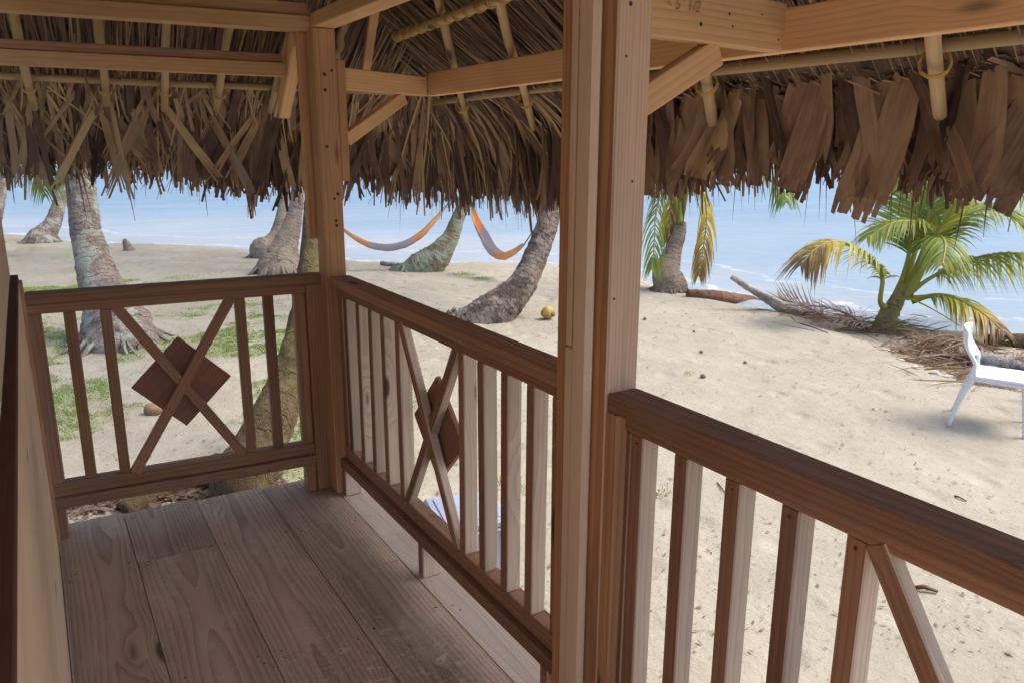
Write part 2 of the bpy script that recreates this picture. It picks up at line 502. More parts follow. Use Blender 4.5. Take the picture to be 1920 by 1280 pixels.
foam = b.math('MAXIMUM', b.mapr(b.math('ABSOLUTE', b.math('SUBTRACT', wob_, 0.95)), 0.02, 0.16, 1.0, 0.0, True), b.math('MULTIPLY', b.mapr(b.math('ABSOLUTE', b.math('SUBTRACT', wob_, 2.7)), 0.02, 0.14, 1.0, 0.0, True), .6))
col = b.mix(b.math('MULTIPLY', foam, b.mapr(b.noise(P, 2.5, 4, .65), .38, .6, 0, .75)), col, (0.50, 0.52, 0.53))
b.l(col, bs.inputs["Base Color"])
bs.inputs["Roughness"].default_value = 0.30
bs.inputs["IOR"].default_value = 1.33
bs.inputs["Specular IOR Level"].default_value = 0.07
wv = b.noise(b.vec('MULTIPLY', P, (1.0, 1.0, 1.0)), 1.6, 4, 0.6, 0.4)
wv2 = b.noise(b.vec('MULTIPLY', P, (0.25, 0.6, 1.0)), 1.0, 3, 0.6, 0.3)
b.bump(b.math('ADD', wv, b.math('MULTIPLY', wv2, 1.6)), 0.35, 0.10, bs)
s = mesh_obj("sea", sea_me, m_sea); tag(s, "calm pale blue sea beyond the beach", kind="structure")

# ================================================================== DECK
deck = thing("deck_floor", (0.5, 2.0, 0), "weathered grey brown plank floor of the porch", None, kind="structure")
seams = [-0.056, 0.187, 0.473, 0.759, 1.045, 1.225]
DECKY0 = -1.6
def far_edge(x): return (3.495 - 0.0743 * x) / 0.9972
for i in range(5):
    x0, x1 = seams[i] + 0.0011, seams[i + 1] - 0.0011
    cuts = {0: [1.05], 1: [3.0, 0.2], 2: [1.35], 3: [2.52, -0.2], 4: [0.9]}[i]
    ys = sorted([DECKY0] + cuts + [far_edge((x0 + x1) / 2)])
    for a, c_ in zip(ys[:-1], ys[1:]):
        dz = random.uniform(-0.0012, 0.0012)
        board("floor_plank", ((x0 + x1) / 2, a + 0.001, -0.019 + dz), ((x0 + x1) / 2, c_ - 0.001, -0.019 + dz), x1 - x0, 0.038, W_DECK if i < 4 else W_DECK2, deck, c=0.002)
# joists and stumps below
for y in (-1.0, 0.2, 1.2, 2.2, 3.0, 3.42):
    board("joist", (-0.2, y, -0.113), (1.2, y - (0.02 if y < 3.3 else 0.0), -0.113), 0.045, 0.14, W_RAIL, deck)
for x in (-0.1, 1.12):
    for y in (-0.9, 1.3, 3.33):
        board("stilt", (x, y, -0.185), (x, y, -0.95), 0.1, 0.1, W_RAIL, deck, up=(0, 1, 0))
# nail heads
m_nail, nt, bs = new_mat("rusty_nail"); bs.inputs["Base Color"].default_value = (0.05, 0.035, 0.03, 1); bs.inputs["Roughness"].default_value = .7
nv, nf = [], []
for i in range(5):
    for y in (3.44, 3.02, 2.98, 2.22, 2.18, 1.2):
        for x in (seams[i] + .028, seams[i + 1] - .03):
            if x > 1.2 or random.random() < .1: continue
            cx_, cy_, r = x + random.gauss(0, .006), y + random.gauss(0, .008) - .0743 * x, random.uniform(.0035, .0055)
            k = len(nv)
            for q in range(8): nv.append((cx_ + r * math.cos(q * .785), cy_ + r * math.sin(q * .785), 0.0026))
            nf.append(tuple(range(k, k + 8)))
nme = bpy.data.meshes.new("nail_heads"); nme.from_pydata(nv, [], nf)
o = mesh_obj("nail_heads", nme, m_nail, deck); o["kind"] = "stuff"

# ================================================================== RAILINGS
def lattice_rail(root, fr, a0, a1, bal, xs, blocks, stiles, out, cap0=None, cap1=None):
    """fr(a, o, z): a along the rail, o outward from the inner face of the cap. out: world outward direction"""
    outv = Vector(out)
    al = (fr(1, 0, 0) - fr(0, 0, 0)).normalized()
    bl = [tuple(outv), tuple(al)] 
    cap0 = a0 if cap0 is None else cap0; cap1 = a1 if cap1 is None else cap1
    board("top_rail", fr(cap0, .0425, .967), fr(cap1, .0425, .967), .085, .042, W_RAIL, root, c=0.004)
    board("upper_plate", fr(a0, .045, .9265), fr(a1, .045, .9265), .045, .037, W_RAIL, root, lit_bleach=[tuple(outv)])
    board("bottom_rail", fr(a0, .0425, .1505), fr(a1, .0425, .1505), .085, .043, W_RAIL, root, c=0.004, lit_bleach=[tuple(outv)])
    board("lower_plate", fr(a0, .0525, .2), fr(a1, .0525, .2), .055, .055, W_RAIL, root, lit_bleach=[tuple(outv)])
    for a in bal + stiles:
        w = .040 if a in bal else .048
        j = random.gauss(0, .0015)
        board("baluster", fr(a, .050 + j, .2285), fr(a, .050 - j, .907), .048, w, W_RAIL, root, up=tuple(al), lit_bleach=LIT_BLEACH_DIR)
    if xs:
        for (lo, hi) in xs:
            m_ = (lo + hi) / 2; w = hi - lo
            dr = board("cross_brace", fr(lo + .012, .035, .222), fr(hi - .012, .035, .915), .030, .040, W_RAIL, root, up=tuple(fr(-.68, 0, .45 * (w / .45)) - fr(0, 0, 0)), lit_bleach=LIT_BLEACH_DIR)
            board("cross_brace", fr(hi - .012, .042, .222), fr(lo + .012, .042, .915), .030, .040, W_RAIL, root, up=tuple(fr(.68, 0, .45 * (w / .45)) - fr(0, 0, 0)), lit_bleach=LIT_BLEACH_DIR)
            s_ = .272
            c_ = fr(m_, .068, .572)
            d1 = (fr(1, 0, 1) - fr(0, 0, 0)).normalized(); d2 = (fr(1, 0, -1) - fr(0, 0, 0)).normalized()
            board("diamond_panel", c_ - d1 * s_ / 2, c_ + d1 * s_ / 2, .018, s_, W_PANEL, root, up=tuple(d2), c=.002)
    for a in blocks:
        board("support_block", fr(a, .0425, .0015), fr(a, .0425, .1285), .075, .04, W_RAIL, root, up=tuple(al), lit_bleach=LIT_BLEACH_DIR)

LIT_BLEACH_DIR = [(0, 1, 0)]     # far railing: bleached on its seaward faces only
fl = thing("far_railing", L(0.2, 3.38, 0), "brown wooden railing with crossed braces across the far end of the porch", "railing")
frL = lambda a, o, z: L(a, 3.335 + o, z)
lattice_rail(fl, frL, -0.305, 0.727, [-0.166, -0.043, 0.456, 0.571], [(-0.02, 0.434)], [-0.29, 0.70], [-0.284, 0.70], NL, cap1=0.805)
for o in list(fl.children):
    pass
LIT_BLEACH_DIR = [(0, -1, 0), (1, 0, 0)]  # near-end faces painted lighter as if lit; outward faces bleached
XB = 1.055
frR = lambda a, o, z: Vector((XB + o, a, z))
ml = thing("seaward_railing", (1.1, 2.35, 0), "wooden railing with diamond panel between the corner post and the middle post", "railing")
lattice_rail(ml, frR, 1.515, 3.193, [3.11, 2.967, 2.835, 2.705, 2.565, 2.073, 1.946, 1.811, 1.676], [(2.095, 2.54)], [3.172, 2.365, 1.56], [3.165, 1.545], (1, 0, 0))
rl = thing("seaward_railing", (1.1, 0.3, 0), "wooden railing with dark worn top rail right of the middle post", "railing")
lattice_rail(rl, frR, -1.2, 1.316, [1.239, 1.102, 0.961, 0.826, 0.694, 0.18, 0.05, -0.09, -0.22], [(0.20, 0.672)], [1.28, 0.43, -0.6], [1.285], (1, 0, 0))

# ================================================================== POSTS
cp = thing("corner_post", (1.08, 3.24, 0), "square timber corner post where the two railings meet", "post")
board("post", (1.08, 3.24, 0.002), (1.08, 3.24, 1.974), .09, .09, W_POST, cp, up=(0, 1, 0), c=.004)
board("side_cleat", (1.146, 3.245, 1.38), (1.146, 3.245, 1.86), .036, .085, W_POST, cp, up=(0, 1, 0))
board("side_cleat", (1.045, 3.306, 1.14), (1.045, 3.306, 1.97), .085, .036, W_POST, cp, up=(0, 1, 0))
board("railing_stud", L(.7655, 3.375, 0.002), L(.7655, 3.375, .945), .080, .06, W_POST, cp, up=(0, 1, 0))
board("foot_block", (0.978, 3.335, 0.002), (0.978, 3.335, .128), .03, .09, W_RAIL, cp, up=(0, 1, 0))
mp = thing("middle_post", (1.1, 1.38, 0), "tall timber post with a cream painted board fixed to its inner side", "post")
board("post", (1.097, 1.362, 0.002), (1.097, 1.362, 2.3), .09, .09, W_POST, mp, up=(0, 1, 0), c=.004, lit_bleach=[(0, -1, 0)])  # near face gets the paler wood as painted light
board("stud", (1.097, 1.494, 0.002), (1.097, 1.494, 2.3), .088, .038, W_POST, mp, up=(0, 1, 0), c=.003)
board("gap_shade_strip", (1.105, 1.441, 0.002), (1.105, 1.441, 2.3), .05, .066, W_DARK, mp, up=(0, 1, 0), c=.001)  # dark strip stands in for the shade between post and stud
# cream board: two leaves with a long slot between that ends in a notch
board("cream_board", (1.036, 1.386, 0.002), (1.036, 1.386, 2.3), .024, .062, W_CREAM, mp, up=(0, 1, 0), c=.009)
board("cream_strip", (1.0375, 1.432, 1.075), (1.0375, 1.432, 2.3), .020, .022, W_CREAM, mp, up=(0, 1, 0), c=.003)
board("cream_strip", (1.0375, 1.4305, 0.002), (1.0375, 1.4305, 1.072), .021, .026, W_CREAM, mp, up=(0, 1, 0), c=.003)
board("slot_back", (1.0445, 1.418, 1.075), (1.0445, 1.418, 2.3), .006, .008, W_DARK, mp, up=(0, 1, 0), c=.001)
board("railing_stud", (1.083, 1.2965, 0.002), (1.083, 1.2965, .945), .06, .04, W_POST, mp, up=(0, 1, 0))

# ================================================================== LEFT WALL
wl = thing("hut_wall", (-0.1, 1.5, 0), "yellow pine wall with a dark brown ledge at the left edge of the porch", "wall")  # stops short behind the camera, shaped so skylight fills the porch
ycur = 3.2
zb = 0.0
for k, (z0, z1) in enumerate([(0.03, 1.066)]):
    ys = [3.2, 2.25, 1.3, 0.4, -0.6]
    for a, c_ in zip(ys[:-1], ys[1:]):
        board("wainscot_panel", (-0.069, a - .0008, (z0 + z1) / 2), (-0.069, c_ + .0008, (z0 + z1) / 2), .018, z1 - z0, W_WALL, wl, c=.001)
board("ledge", (-0.0705, 3.205, 1.075), (-0.0705, -0.6, 1.075), .024, .018, W_DARK, wl, c=.002)
z = 1.0845
while z < 2.5:
    board("wall_plank", (-0.092, 3.2, z + .0695), (-0.092, -0.6, z + .0695), .02, .138, W_WALL, wl, c=.002)
    z += 0.14
board("wall_post", (-0.085, 3.262, 0.002), (-0.085, 3.262, 1.05), .07, .11, W_POST, wl, up=(0, 1, 0))
board("skirting", (-0.0625, 3.2, 0.014), (-0.0625, -0.6, 0.014), .01, .024, W_DARK, wl, c=.002)

# ================================================================== ROOF FRAME
roof = thing("thatched_roof", (1.1, 2.5, 2.0), "palm thatch roof on timber beams and round poles over the porch", "roof")  # cut off just behind the camera, an opening shaped to admit skylight
# headers along the post line
board("header_beam", L(-2.6, 3.345, 1.992), L(0.83, 3.345, 1.992), .085, .055, W_BEAM, roof)
board("header_beam", (1.085, 3.29, 2.003), (1.085, -0.6, 2.003), .09, .055, W_BEAM, roof)
board("header_plate", L(-2.6, 3.36, 2.0475), L(0.8, 3.36, 2.0475), .05, .05, W_BEAM, roof)
# outer ring beams
board("ring_beam", (1.655, 3.42, 1.797), (1.61, -0.6, 1.797), .038, .100, W_BEAM, roof)
board("ring_beam", L(-2.6, 3.62, 1.840), L(0.745, 3.62, 1.840), .038, .057, W_BEAM, roof)
board("ring_beam", L(-2.6, 3.64, 1.888), L(0.745, 3.64, 1.888), .038, .036, W_RAIL, roof)
board("ring_beam", L(0.815, 3.62, 1.836), (1.64, 3.46, 1.80), .038, .060, W_BEAM, roof)
# outrigger arms with braces
board("outrigger", (1.145, 1.353, 1.803), (1.618, 1.40, 1.803), .038, .112, W_BEAM, roof)
board("outrigger", (1.166, 3.245, 1.79), (1.63, 3.45, 1.79), .038, .085, W_BEAM, roof)
board("brace", (1.142, 1.375, 1.605), (1.40, 1.395, 1.735), .038, .062, W_BEAM, roof)
board("brace", (1.165, 3.24, 1.55), (1.50, 3.40, 1.735), .038, .055, W_BEAM, roof)

m_pen, nt, bs = new_mat("pencil"); bs.inputs["Base Color"].default_value = (0.30, 0.18, 0.105, 1); bs.inputs["Roughness"].default_value = .8
fc = bpy.data.curves.new("pencil_mark", 'FONT'); fc.body = '< 5" 1/2'; fc.size = .034; fc.shear = .2; fc.materials.append(m_pen)
po = bpy.data.objects.new("pencil_mark", fc)
po.matrix_world = Matrix.Translation((1.19, 1.3345, 1.805)) @ Matrix.Rotation(math.atan2(.047, .473), 4, 'Z') @ Matrix.Rotation(math.pi / 2, 4, 'X')
link(po, roof)
def on_right(px, py):
    d = ray(px, py); t = (zR(0) - CAM_H) / (d.z + 0.536 * d.x); return EYE + d * t
def on_far(px, py):
    d = ray(px, py); t = (zF(0) - CAM_H) / (d.z + 0.45 * d.dot(NL)); return EYE + d * t
def fan(p, q, x_in=0.1):
    """rafter through p,q extended inward to x_in staying in the roof slope"""
    k = (q - p) / (q.x - p.x); s_ = p + k * (x_in - p.x); return s_
# fan rafters on the seaward slope (round poles)
for (A, B) in (((1745, 60), (1760, 235)), ((1315, 150), (1335, 240)), ((975, 165), (1000, 250)), ((860, 185), (876, 226))):
    p = atx(A[0], A[1], 1.80); p.z = zR(p.x)
    q = atx(B[0], B[1], 2.17); q.z = zR(q.x) + .0
    if A[0] == 860: q = atx(B[0], B[1], 2.08); q.z = zR(q.x)
    s_ = fan(p, q, 0.45); s_.z = zR(s_.x)
    pole("rafter", s_, q, .021 if A[0] > 1000 else .019, W_POLE, roof)
for y0, y1 in ((-0.45, -0.35), (0.15, 0.45)):
    pole("rafter", (0.45, y0, zR(.45)), (2.17, y1, zR(2.17)), .021, W_POLE, roof)
# far slope poles
for t0, t1 in ((-2.2, -2.4), (-1.75, -1.9), (-1.3, -1.4), (-0.85, -0.9), (-0.5, -0.53), (-0.215, -0.235), (0.045, 0.055), (0.29, 0.30), (0.515, 0.535), (0.755, 0.79)):
    c1 = 4.22 + random.uniform(-.03, .03)
    pole("rafter", L(t0, 2.7, zF(2.7)), L(t1, c1, zF(c1) - .01), .0185, W_POLE, roof)
# hip plank and plain lumber rafter by the corner
board("hip_rafter", L(0.765, 3.395, 1.955), L(0.812, 3.99, 1.695), .048, .10, W_BEAM, roof)
p = on_far(686, 128); q = on_far(706, -20)
board("lumber_rafter", (p.x, p.y, p.z), (q.x, q.y, q.z), .038, .06, W_BEAM, roof)
p = on_far(632, 112); q = on_far(650, 20)
pole("rafter", q, p, .018, W_POLE, roof)
# purlin poles
pole("purlin", (1.93, -0.6, zR(1.93) + .030), (1.95, 4.1, zR(1.95) + .026), .019, W_POLE, roof)
pole("purlin", L(-2.6, 4.04, zF(4.04) + .032), L(1.75, 4.07, zF(4.07) + .02), .017, W_POLE, roof)
pa = atx(745, 95, 1.42); pb = atx(1050, 0, 1.38)
dpur = (pb - pa).normalized()
lash_p0, lash_p1 = pa, pb + dpur * 2.2
pole("purlin", Vector((lash_p0.x, lash_p0.y, zR(lash_p0.x) - .04)), Vector((lash_p1.x, lash_p1.y, zR(lash_p1.x) - .04)), .017, W_POLE, roof)
# rope lashings
m_rope, nt, bs = new_mat("yellow_lashing"); bs.inputs["Base Color"].default_value = (0.55, 0.36, 0.10, 1); bs.inputs["Roughness"].default_value = .8
def lashing(c, axis, r, turns=3, mat=None, name="lashing", length=.02):
    ax = Vector(axis).normalized(); q = ax.to_track_quat('X', 'Z')
    pts = []
    for i in range(turns * 10 + 1):
        a = i / 10 * 2 * math.pi
        pts.append(q @ Vector(((i / (turns * 10) - .5) * length + random.gauss(0, .0015), r * math.cos(a), r * math.sin(a))) + Vector(c))
    me = tube_mesh("lashing", pts, [.003] * len(pts), 5); me.materials.append(mat or m_rope)
    return mesh_obj(name, me, None, roof)
def roofpt(x, y):
    return Vector((x, y, min(zR(x), zF(Vector((x, y, 0)).dot(NL)))))
for (A, B) in (((1745, 60), (1760, 235)), ((1315, 150), (1335, 240)), ((975, 165), (1000, 250)), ((860, 185), (876, 226))):
    p = atx(A[0], A[1], 1.80); q = atx(B[0], B[1], 2.17); s_ = fan(p, q, 1.94)
    s_.z = zR(1.94) - .012
    lashing(s_, (0.5, 0.3, -.25), .036, 3)
for i in range(16):
    t = i / 15
    c_ = lash_p0.lerp(pb, t); lashing((c_.x, c_.y, zR(c_.x) - .04), dpur, .0195, 2, length=.03)
for t in (-.235, .055, .30, .535):
    lashing(L(t, 4.05, zF(4.05) - .02), NL + Vector((0, 0, -.5)), .026, 2)

def nail_dots(parent, pts, n, r=.004):
    V, F = [], []
    n = Vector(n).normalized(); a = n.orthogonal().normalized(); c = n.cross(a)
    for p in pts:
        k = len(V); rr = r * random.uniform(.7, 1.3)
        for q in range(8): V.append(tuple(Vector(p) + a * rr * math.cos(q * .785) + c * rr * math.sin(q * .785) + n * .0012))
        F.append(tuple(range(k, k + 8)))
    me = bpy.data.meshes.new("nail_heads"); me.from_pydata(V, [], F); o = mesh_obj("nail_heads", me, m_nail, parent); o["kind"] = "stuff"
nail_dots(cp, [(1.055 + random.uniform(0, .055), 3.195, z) for z in (1.80, 1.815, 1.74, 1.52, 1.33, 1.31, 1.20, 1.22)], (0, -1, 0), .006)
nail_dots(mp, [(1.06 + random.uniform(0, .07), 1.317, z) for z in (1.80, 1.7, 1.45, 1.2)], (0, -1, 0), .004)
nail_dots(roof, [(1.19 + .473 * t, 1.334 + .047 * t + .0045, 1.803 + dz) for t, dz in ((.25, -.02), (.45, .01), (.48, -.015), (.7, .02), (.85, -.03), (.9, .02))], (.1, -1, 0), .004)
for rl_, fr_, cols_ in ((ml, frR, [3.11, 2.835, 2.565, 2.073, 1.811, 1.676]), (rl, frR, [1.239, 1.102, .961, .826, .694])):
    nail_dots(rl_, [fr_(a, .026, z) for a in cols_ for z in (.89, .25)], (-1, 0, 0), .003)
# ================================================================== THATCH
m_th, nt, bs = new_mat("dry_palm_thatch"); b = NB(nt)
at = b.n("Attribute"); at.attribute_name = "tint"; ti = at.outputs["Fac"]
oi = b.n("ObjectInfo")
uvn = b.n("UVMap"); u = b.sep(uvn.outputs[0])
line = b.noise(b.comb(b.math('MULTIPLY', u[0], 190.0), b.math('MULTIPLY', u[1], 5.0), b.math('MULTIPLY', b.math('ADD', ti, oi.outputs["Random"]), 31.0)), 1.0, 3, 0.6)
blot = b.noise(b.comb(b.math('MULTIPLY', u[0], 30.0), b.math('MULTIPLY', u[1], 9.0), b.math('MULTIPLY', b.math('ADD', ti, oi.outputs["Random"]), 17.0)), 1.0, 4, 0.6)
val = b.math('ADD', ti, b.math('ADD', b.math('MULTIPLY', b.math('SUBTRACT', line, 0.5), 0.5), b.math('MULTIPLY', b.math('SUBTRACT', blot, 0.5), 0.5)))
val = b.math('ADD', val, b.math('MULTIPLY', b.math('SUBTRACT', oi.outputs["Random"], 0.5), 0.38))
col = b.ramp(val, [(0.0, (0.062, 0.036, 0.030)), (0.35, (0.215, 0.135, 0.098)), (0.65, (0.40, 0.27, 0.185)), (1.0, (0.60, 0.44, 0.25))])
b.l(col, bs.inputs["Base Color"]); bs.inputs["Roughness"].default_value = 0.7; bs.inputs["Specular IOR Level"].default_value = 0.25
b.bump(line, 0.6, 0.002, bs)
tr = b.n("BsdfTranslucent"); b.l(col, tr.inputs["Color"])
mx = b.n("MixShader"); mx.inputs[0].default_value = 0.12
b.l(bs.outputs[0], mx.inputs[1]); b.l(tr.outputs[0], mx.inputs[2])
b.l(mx.outputs[0], nt.nodes["Material Output"].inputs["Surface"])

class Strips:
    """many narrow leaf strips joined in one mesh"""
    def __init__(self): self.V = []; self.F = []; self.T = []; self.U = []; self.n = 0
    def add(self, P, D, S, length, width, tint, sag=0.0, rows=4, curl=None, tip=0.25):
        """arrays: P roots, D directions, S side vectors"""
        N = len(P)
        D = D / np.linalg.norm(D, axis=1)[:, None]
        S = S - D * (S * D).sum(1)[:, None]; S /= np.linalg.norm(S, axis=1)[:, None]
        nrm = np.cross(D, S)
        vs = []; us = []
        for r in range(rows):
            t = r / (rows - 1)
            c = P + D * (length * t)[:, None] + np.array([0, 0, -1.0]) * (sag * length * t * t)[:, None]
            if curl is not None: c = c + nrm * (curl * length * t * t)[:, None] + S * (np.sin(t * 3 + P[:, 0] * 40) * curl * length * .3)[:, None]
            w = width * (1 - (1 - tip) * max(0, (t - .45) / .55) ** 1.5) * (.75 + .25 * min(1, t * 3))
            for sgn in (-1, 1):
                vs.append(c + S * (sgn * w / 2)[:, None])
                us.append(np.stack([sgn * w / 2 + P[:, 0] % 1.7, length * t + P[:, 1] % 2.3], 1))
        V = np.stack(vs, 1).reshape(-1, 3); U = np.stack(us, 1).reshape(-1, 2)
        base = self.n + np.arange(N)[:, None] * rows * 2
        for r in range(rows - 1):
            q = np.stack([base[:, 0] + 2 * r, base[:, 0] + 2 * r + 1, base[:, 0] + 2 * r + 3, base[:, 0] + 2 * r + 2], 1)
            self.F.append(q)
        self.V.append(V); self.U.append(U); self.T.append(np.repeat(tint, rows * 2)); self.n += len(V)
    def bez(self, A, B, C, S, width, tint, rows=7, tip=.3):
        N = len(A); vs = []; us = []
        D = C - B; D /= np.linalg.norm(D, axis=1)[:, None]
        S = S - D * (S * D).sum(1)[:, None]; S /= np.linalg.norm(S, axis=1)[:, None]
        ln = np.linalg.norm(B - A, axis=1) + np.linalg.norm(C - B, axis=1)
        wob = RNG.normal(0, .012, (N, 3)); ph = RNG.uniform(0, 6, N)
        for r in range(rows):
            t = r / (rows - 1)
            c = A * (1 - t) ** 2 + B * 2 * t * (1 - t) + C * t * t + wob * np.sin(ph + t * 5)[:, None]
            w = width * (1 - (1 - tip) * max(0, (t - .6) / .4) ** 1.5) * (.75 + .25 * min(1, t * 3))
            tw = (t - .5) * ph * .1
            for sgn in (-1, 1):
                vs.append(c + S * (sgn * w / 2)[:, None]); us.append(np.stack([sgn * w / 2 + A[:, 0] % 1.7, ln * t + A[:, 1] % 2.3], 1))
        V = np.stack(vs, 1).reshape(-1, 3); U = np.stack(us, 1).reshape(-1, 2)
        b0 = self.n + np.arange(N) * rows * 2
        for r in range(rows - 1): self.F.append(np.stack([b0 + 2 * r, b0 + 2 * r + 1, b0 + 2 * r + 3, b0 + 2 * r + 2], 1))
        self.V.append(V); self.U.append(U); self.T.append(np.repeat(tint, rows * 2)); self.n += len(V)
    def build(self, name):
        return np_mesh(name, np.concatenate(self.V), np.concatenate(self.F), {"tint": np.concatenate(self.T)}, np.concatenate(self.U))

def roof_z(x, y):
    c = x * NL.x + y * NL.y
    return np.minimum(zR(x), zF(c)), (zR(x) <= zF(c))

st = Strips()
def roof_layer(N, lo, hi, wlo, whi, t0, t1, dz0, dz1, jit):
    x = RNG.uniform(-1.6, 2.25, N); y = RNG.uniform(-0.55, 4.45, N)
    z, isR = roof_z(x, y)
    keep = (x * NL.x + y * NL.y < 4.0) & (x < 1.95)
    x, y, z, isR = x[keep], y[keep], z[keep], isR[keep]; n = len(x)
    D = np.where(isR[:, None], np.array([1, 0.25, -0.536]), np.array([NL.x, NL.y, -0.45]))
    D = D + RNG.normal(0, jit, (n, 3)) * np.array([1, 1, .3])
    S = np.where(isR[:, None], np.array([0, 1.0, 0]), np.array([1.0, 0, 0])) + RNG.normal(0, .25, (n, 3))
    ln = RNG.uniform(lo, hi, n)
    cc = x * NL.x + y * NL.y
    ln = np.minimum(ln, np.where(isR, 2 * (2.02 - x) / .86, 2 * (4.12 - cc) / .9) + .05)
    D = D / np.linalg.norm(D, axis=1)[:, None]
    P = np.stack([x, y, z + RNG.uniform(dz0, dz1, n)], 1) - D * (ln * .5)[:, None]
    st.add(P, D, S, ln, RNG.uniform(wlo, whi, n) , np.clip(RNG.normal((t0 + t1) / 2, (t1 - t0) / 2, n), 0, 1), np.zeros(n), 3, RNG.normal(0, .03, n))
roof_layer(8000, .7, 1.2, .006, .018, .0, .2, .05, .09, .03)
roof_layer(5000, .7, 1.2, .003, .007, .15, .6, .035, .06, .035)

# eave path: seaward side then corner then far side
XE, CE = 2.16, 4.30
corner = Vector((XE, (CE - NL.x * XE) / NL.y, 0))
tip_tab_R = np.array([[-2, 1.36], [0.5, 1.38], [0.97, 1.385], [1.45, 1.375], [1.77, 1.415], [2.1, 1.39], [2.44, 1.325], [3.0, 1.25], [3.4, 1.20], [4.2, 1.19]])
tip_tab_F = np.array([[-2.6, 1.36], [0.0, 1.37], [0.3, 1.375], [0.58, 1.37], [0.8, 1.30], [0.95, 1.265], [1.1, 1.27], [1.25, 1.27], [1.45, 1.32], [1.62, 1.335], [1.75, 1.27], [1.9, 1.19], [2.2, 1.19]])
def eave(s):
    """s<0: seaward eave measured back from the corner, s>0: far eave measured from the corner; returns pos xy, outward, along, tip height"""
    s = np.asarray(s, float)
    R = 0.55
    isR = s < 0
    yR = corner.y + s
    tF = corner.x - s
    xy = np.where(isR[:, None], np.stack([np.full_like(s, XE), yR], 1), np.array([corner.x, corner.y]) - s[:, None] * np.array([DL.x, DL.y]))
    tip = np.where(isR, np.interp(yR, tip_tab_R[:, 0], tip_tab_R[:, 1]), np.interp(tF, tip_tab_F[:, 0], tip_tab_F[:, 1]))
    w = sstep(s, -R, R)[:, None]
    out = (1 - w) * np.array([1.0, 0]) + w * np.array([NL.x, NL.y])
    out /= np.linalg.norm(out, axis=1)[:, None]
    cut = (np.maximum(0, R - np.abs(s)) ** 2 / R) * .28
    xy = xy - (np.array([1.0, 1.0]) / 1.414)[None, :] * cut[:, None]
    global EAVE_Z
    EAVE_Z = 1.615 + w[:, 0] * .055
    return xy, out, np.stack([-out[:, 1], out[:, 0]], 1), tip
def eave_layer(N, s0, s1, wlo, whi, t0, t1, tilt, up, back, tipj, tip=.3, rows=5, tipoff=0.0):
    s = RNG.uniform(s0, s1, N)
    xy, out, al, tz = eave(s)
    ups = RNG.uniform(*up, N)                      # how far up-slope the leaf is rooted
    ups = np.where(s < -1.35, ups * .15, ups)      # steep drop behind the broad seaward blades
    o = RNG.uniform(*back, N) + np.where(s < -1.35, .04, 0)   # layer: how far outside the rafter ends it hangs
    lift = .05 + .4 * np.maximum(o, 0) + RNG.uniform(0, .03, N)
    A = np.concatenate([xy - out * ups[:, None], (EAVE_Z + .50 * ups + lift)[:, None]], 1)
    B = np.concatenate([xy + out * (o + .04)[:, None], (EAVE_Z + lift)[:, None]], 1)
    C = np.concatenate([xy + out * (o + .075)[:, None], (tz + RNG.normal(tipoff, tipj, N))[:, None]], 1)
    sw = RNG.normal(0, tilt, N)[:, None]
    C[:, :2] += al * sw; A[:, :2] -= al * sw * .5
    S = np.concatenate([al, np.zeros((N, 1))], 1) + RNG.normal(0, .35, (N, 3))
    st.bez(A, B, C, S, RNG.uniform(wlo, whi, N), np.clip(RNG.normal((t0 + t1) / 2, (t1 - t0) / 2.2, N), 0, 1), rows + 2, tip)
# dense dark core, mid strips, thin light strands, loose hanging points
eave_layer(3400, -4.8, 4.6, .02, .045, .0, .14, .06, (.1, .5), (.05, .20), .05, .4, tipoff=.085)
eave_layer(1500, -4.8, 4.6, .012, .035, .1, .55, .10, (.1, .45), (.03, .10), .06, .4, tipoff=.06)
eave_layer(1000, -1.5, 4.6, .004, .010, .25, .95, .13, (.1, .4), (.02, .10), .06, .3, tipoff=.06)
eave_layer(350, -4.8, -1.5, .004, .010, .2, .6, .12, (.1, .4), (.02, .10), .06, .3, tipoff=.06)
eave_layer(500, 0.3, 3.4, .006, .02, .5, .95, .16, (.1, .4), (.02, .06), .07, .3, tipoff=.09)
eave_layer(620, -4.8, 4.6, .006, .018, .0, .2, .04, (.0, .2), (.03, .2), .06, .06, tipoff=-.035)
th = mesh_obj("thatch_strands", st.build("thatch_strands"), m_th, roof); th["kind"] = "stuff"

# opaque thatch bed above the rafters
bx_, by_ = np.meshgrid(np.linspace(-1.8, 2.34, 60), np.linspace(-0.65, 4.55, 70))
def bed(off, lim):
    x = bx_.ravel().copy(); y = by_.ravel().copy()
    c = x * NL.x + y * NL.y
    y = np.where(c > CE + lim, (CE + lim - NL.x * x) / NL.y, y); x = np.minimum(x, XE + lim)
    zz, _ = roof_z(x, y)
    return np.stack([x, y, zz + off + (vnoise(x, y, 9.0) - .5) * .03], 1)
lo_, hi_ = bed(.095, .02), bed(.24, .10)
bi = np.arange(bx_.size).reshape(bx_.shape)
q = np.stack([bi[:-1, :-1].ravel(), bi[:-1, 1:].ravel(), bi[1:, 1:].ravel(), bi[1:, :-1].ravel()], 1)
ring = np.concatenate([bi[0, :], bi[1:, -1], bi[-1, -2::-1], bi[-2:0:-1, 0]])
side = np.stack([ring, np.roll(ring, -1), np.roll(ring, -1) + bx_.size, ring + bx_.size], 1)
bed_me = np_mesh("thatch_bed", np.vstack([lo_, hi_]), np.concatenate([q, q[:, ::-1] + bx_.size, side]), {"tint": np.clip(RNG.normal(.22, .12, bx_.size * 2), 0, 1)}, np.vstack([lo_[:, :2], hi_[:, :2]]))
o = mesh_obj("thatch_bed", bed_me, m_th, roof)

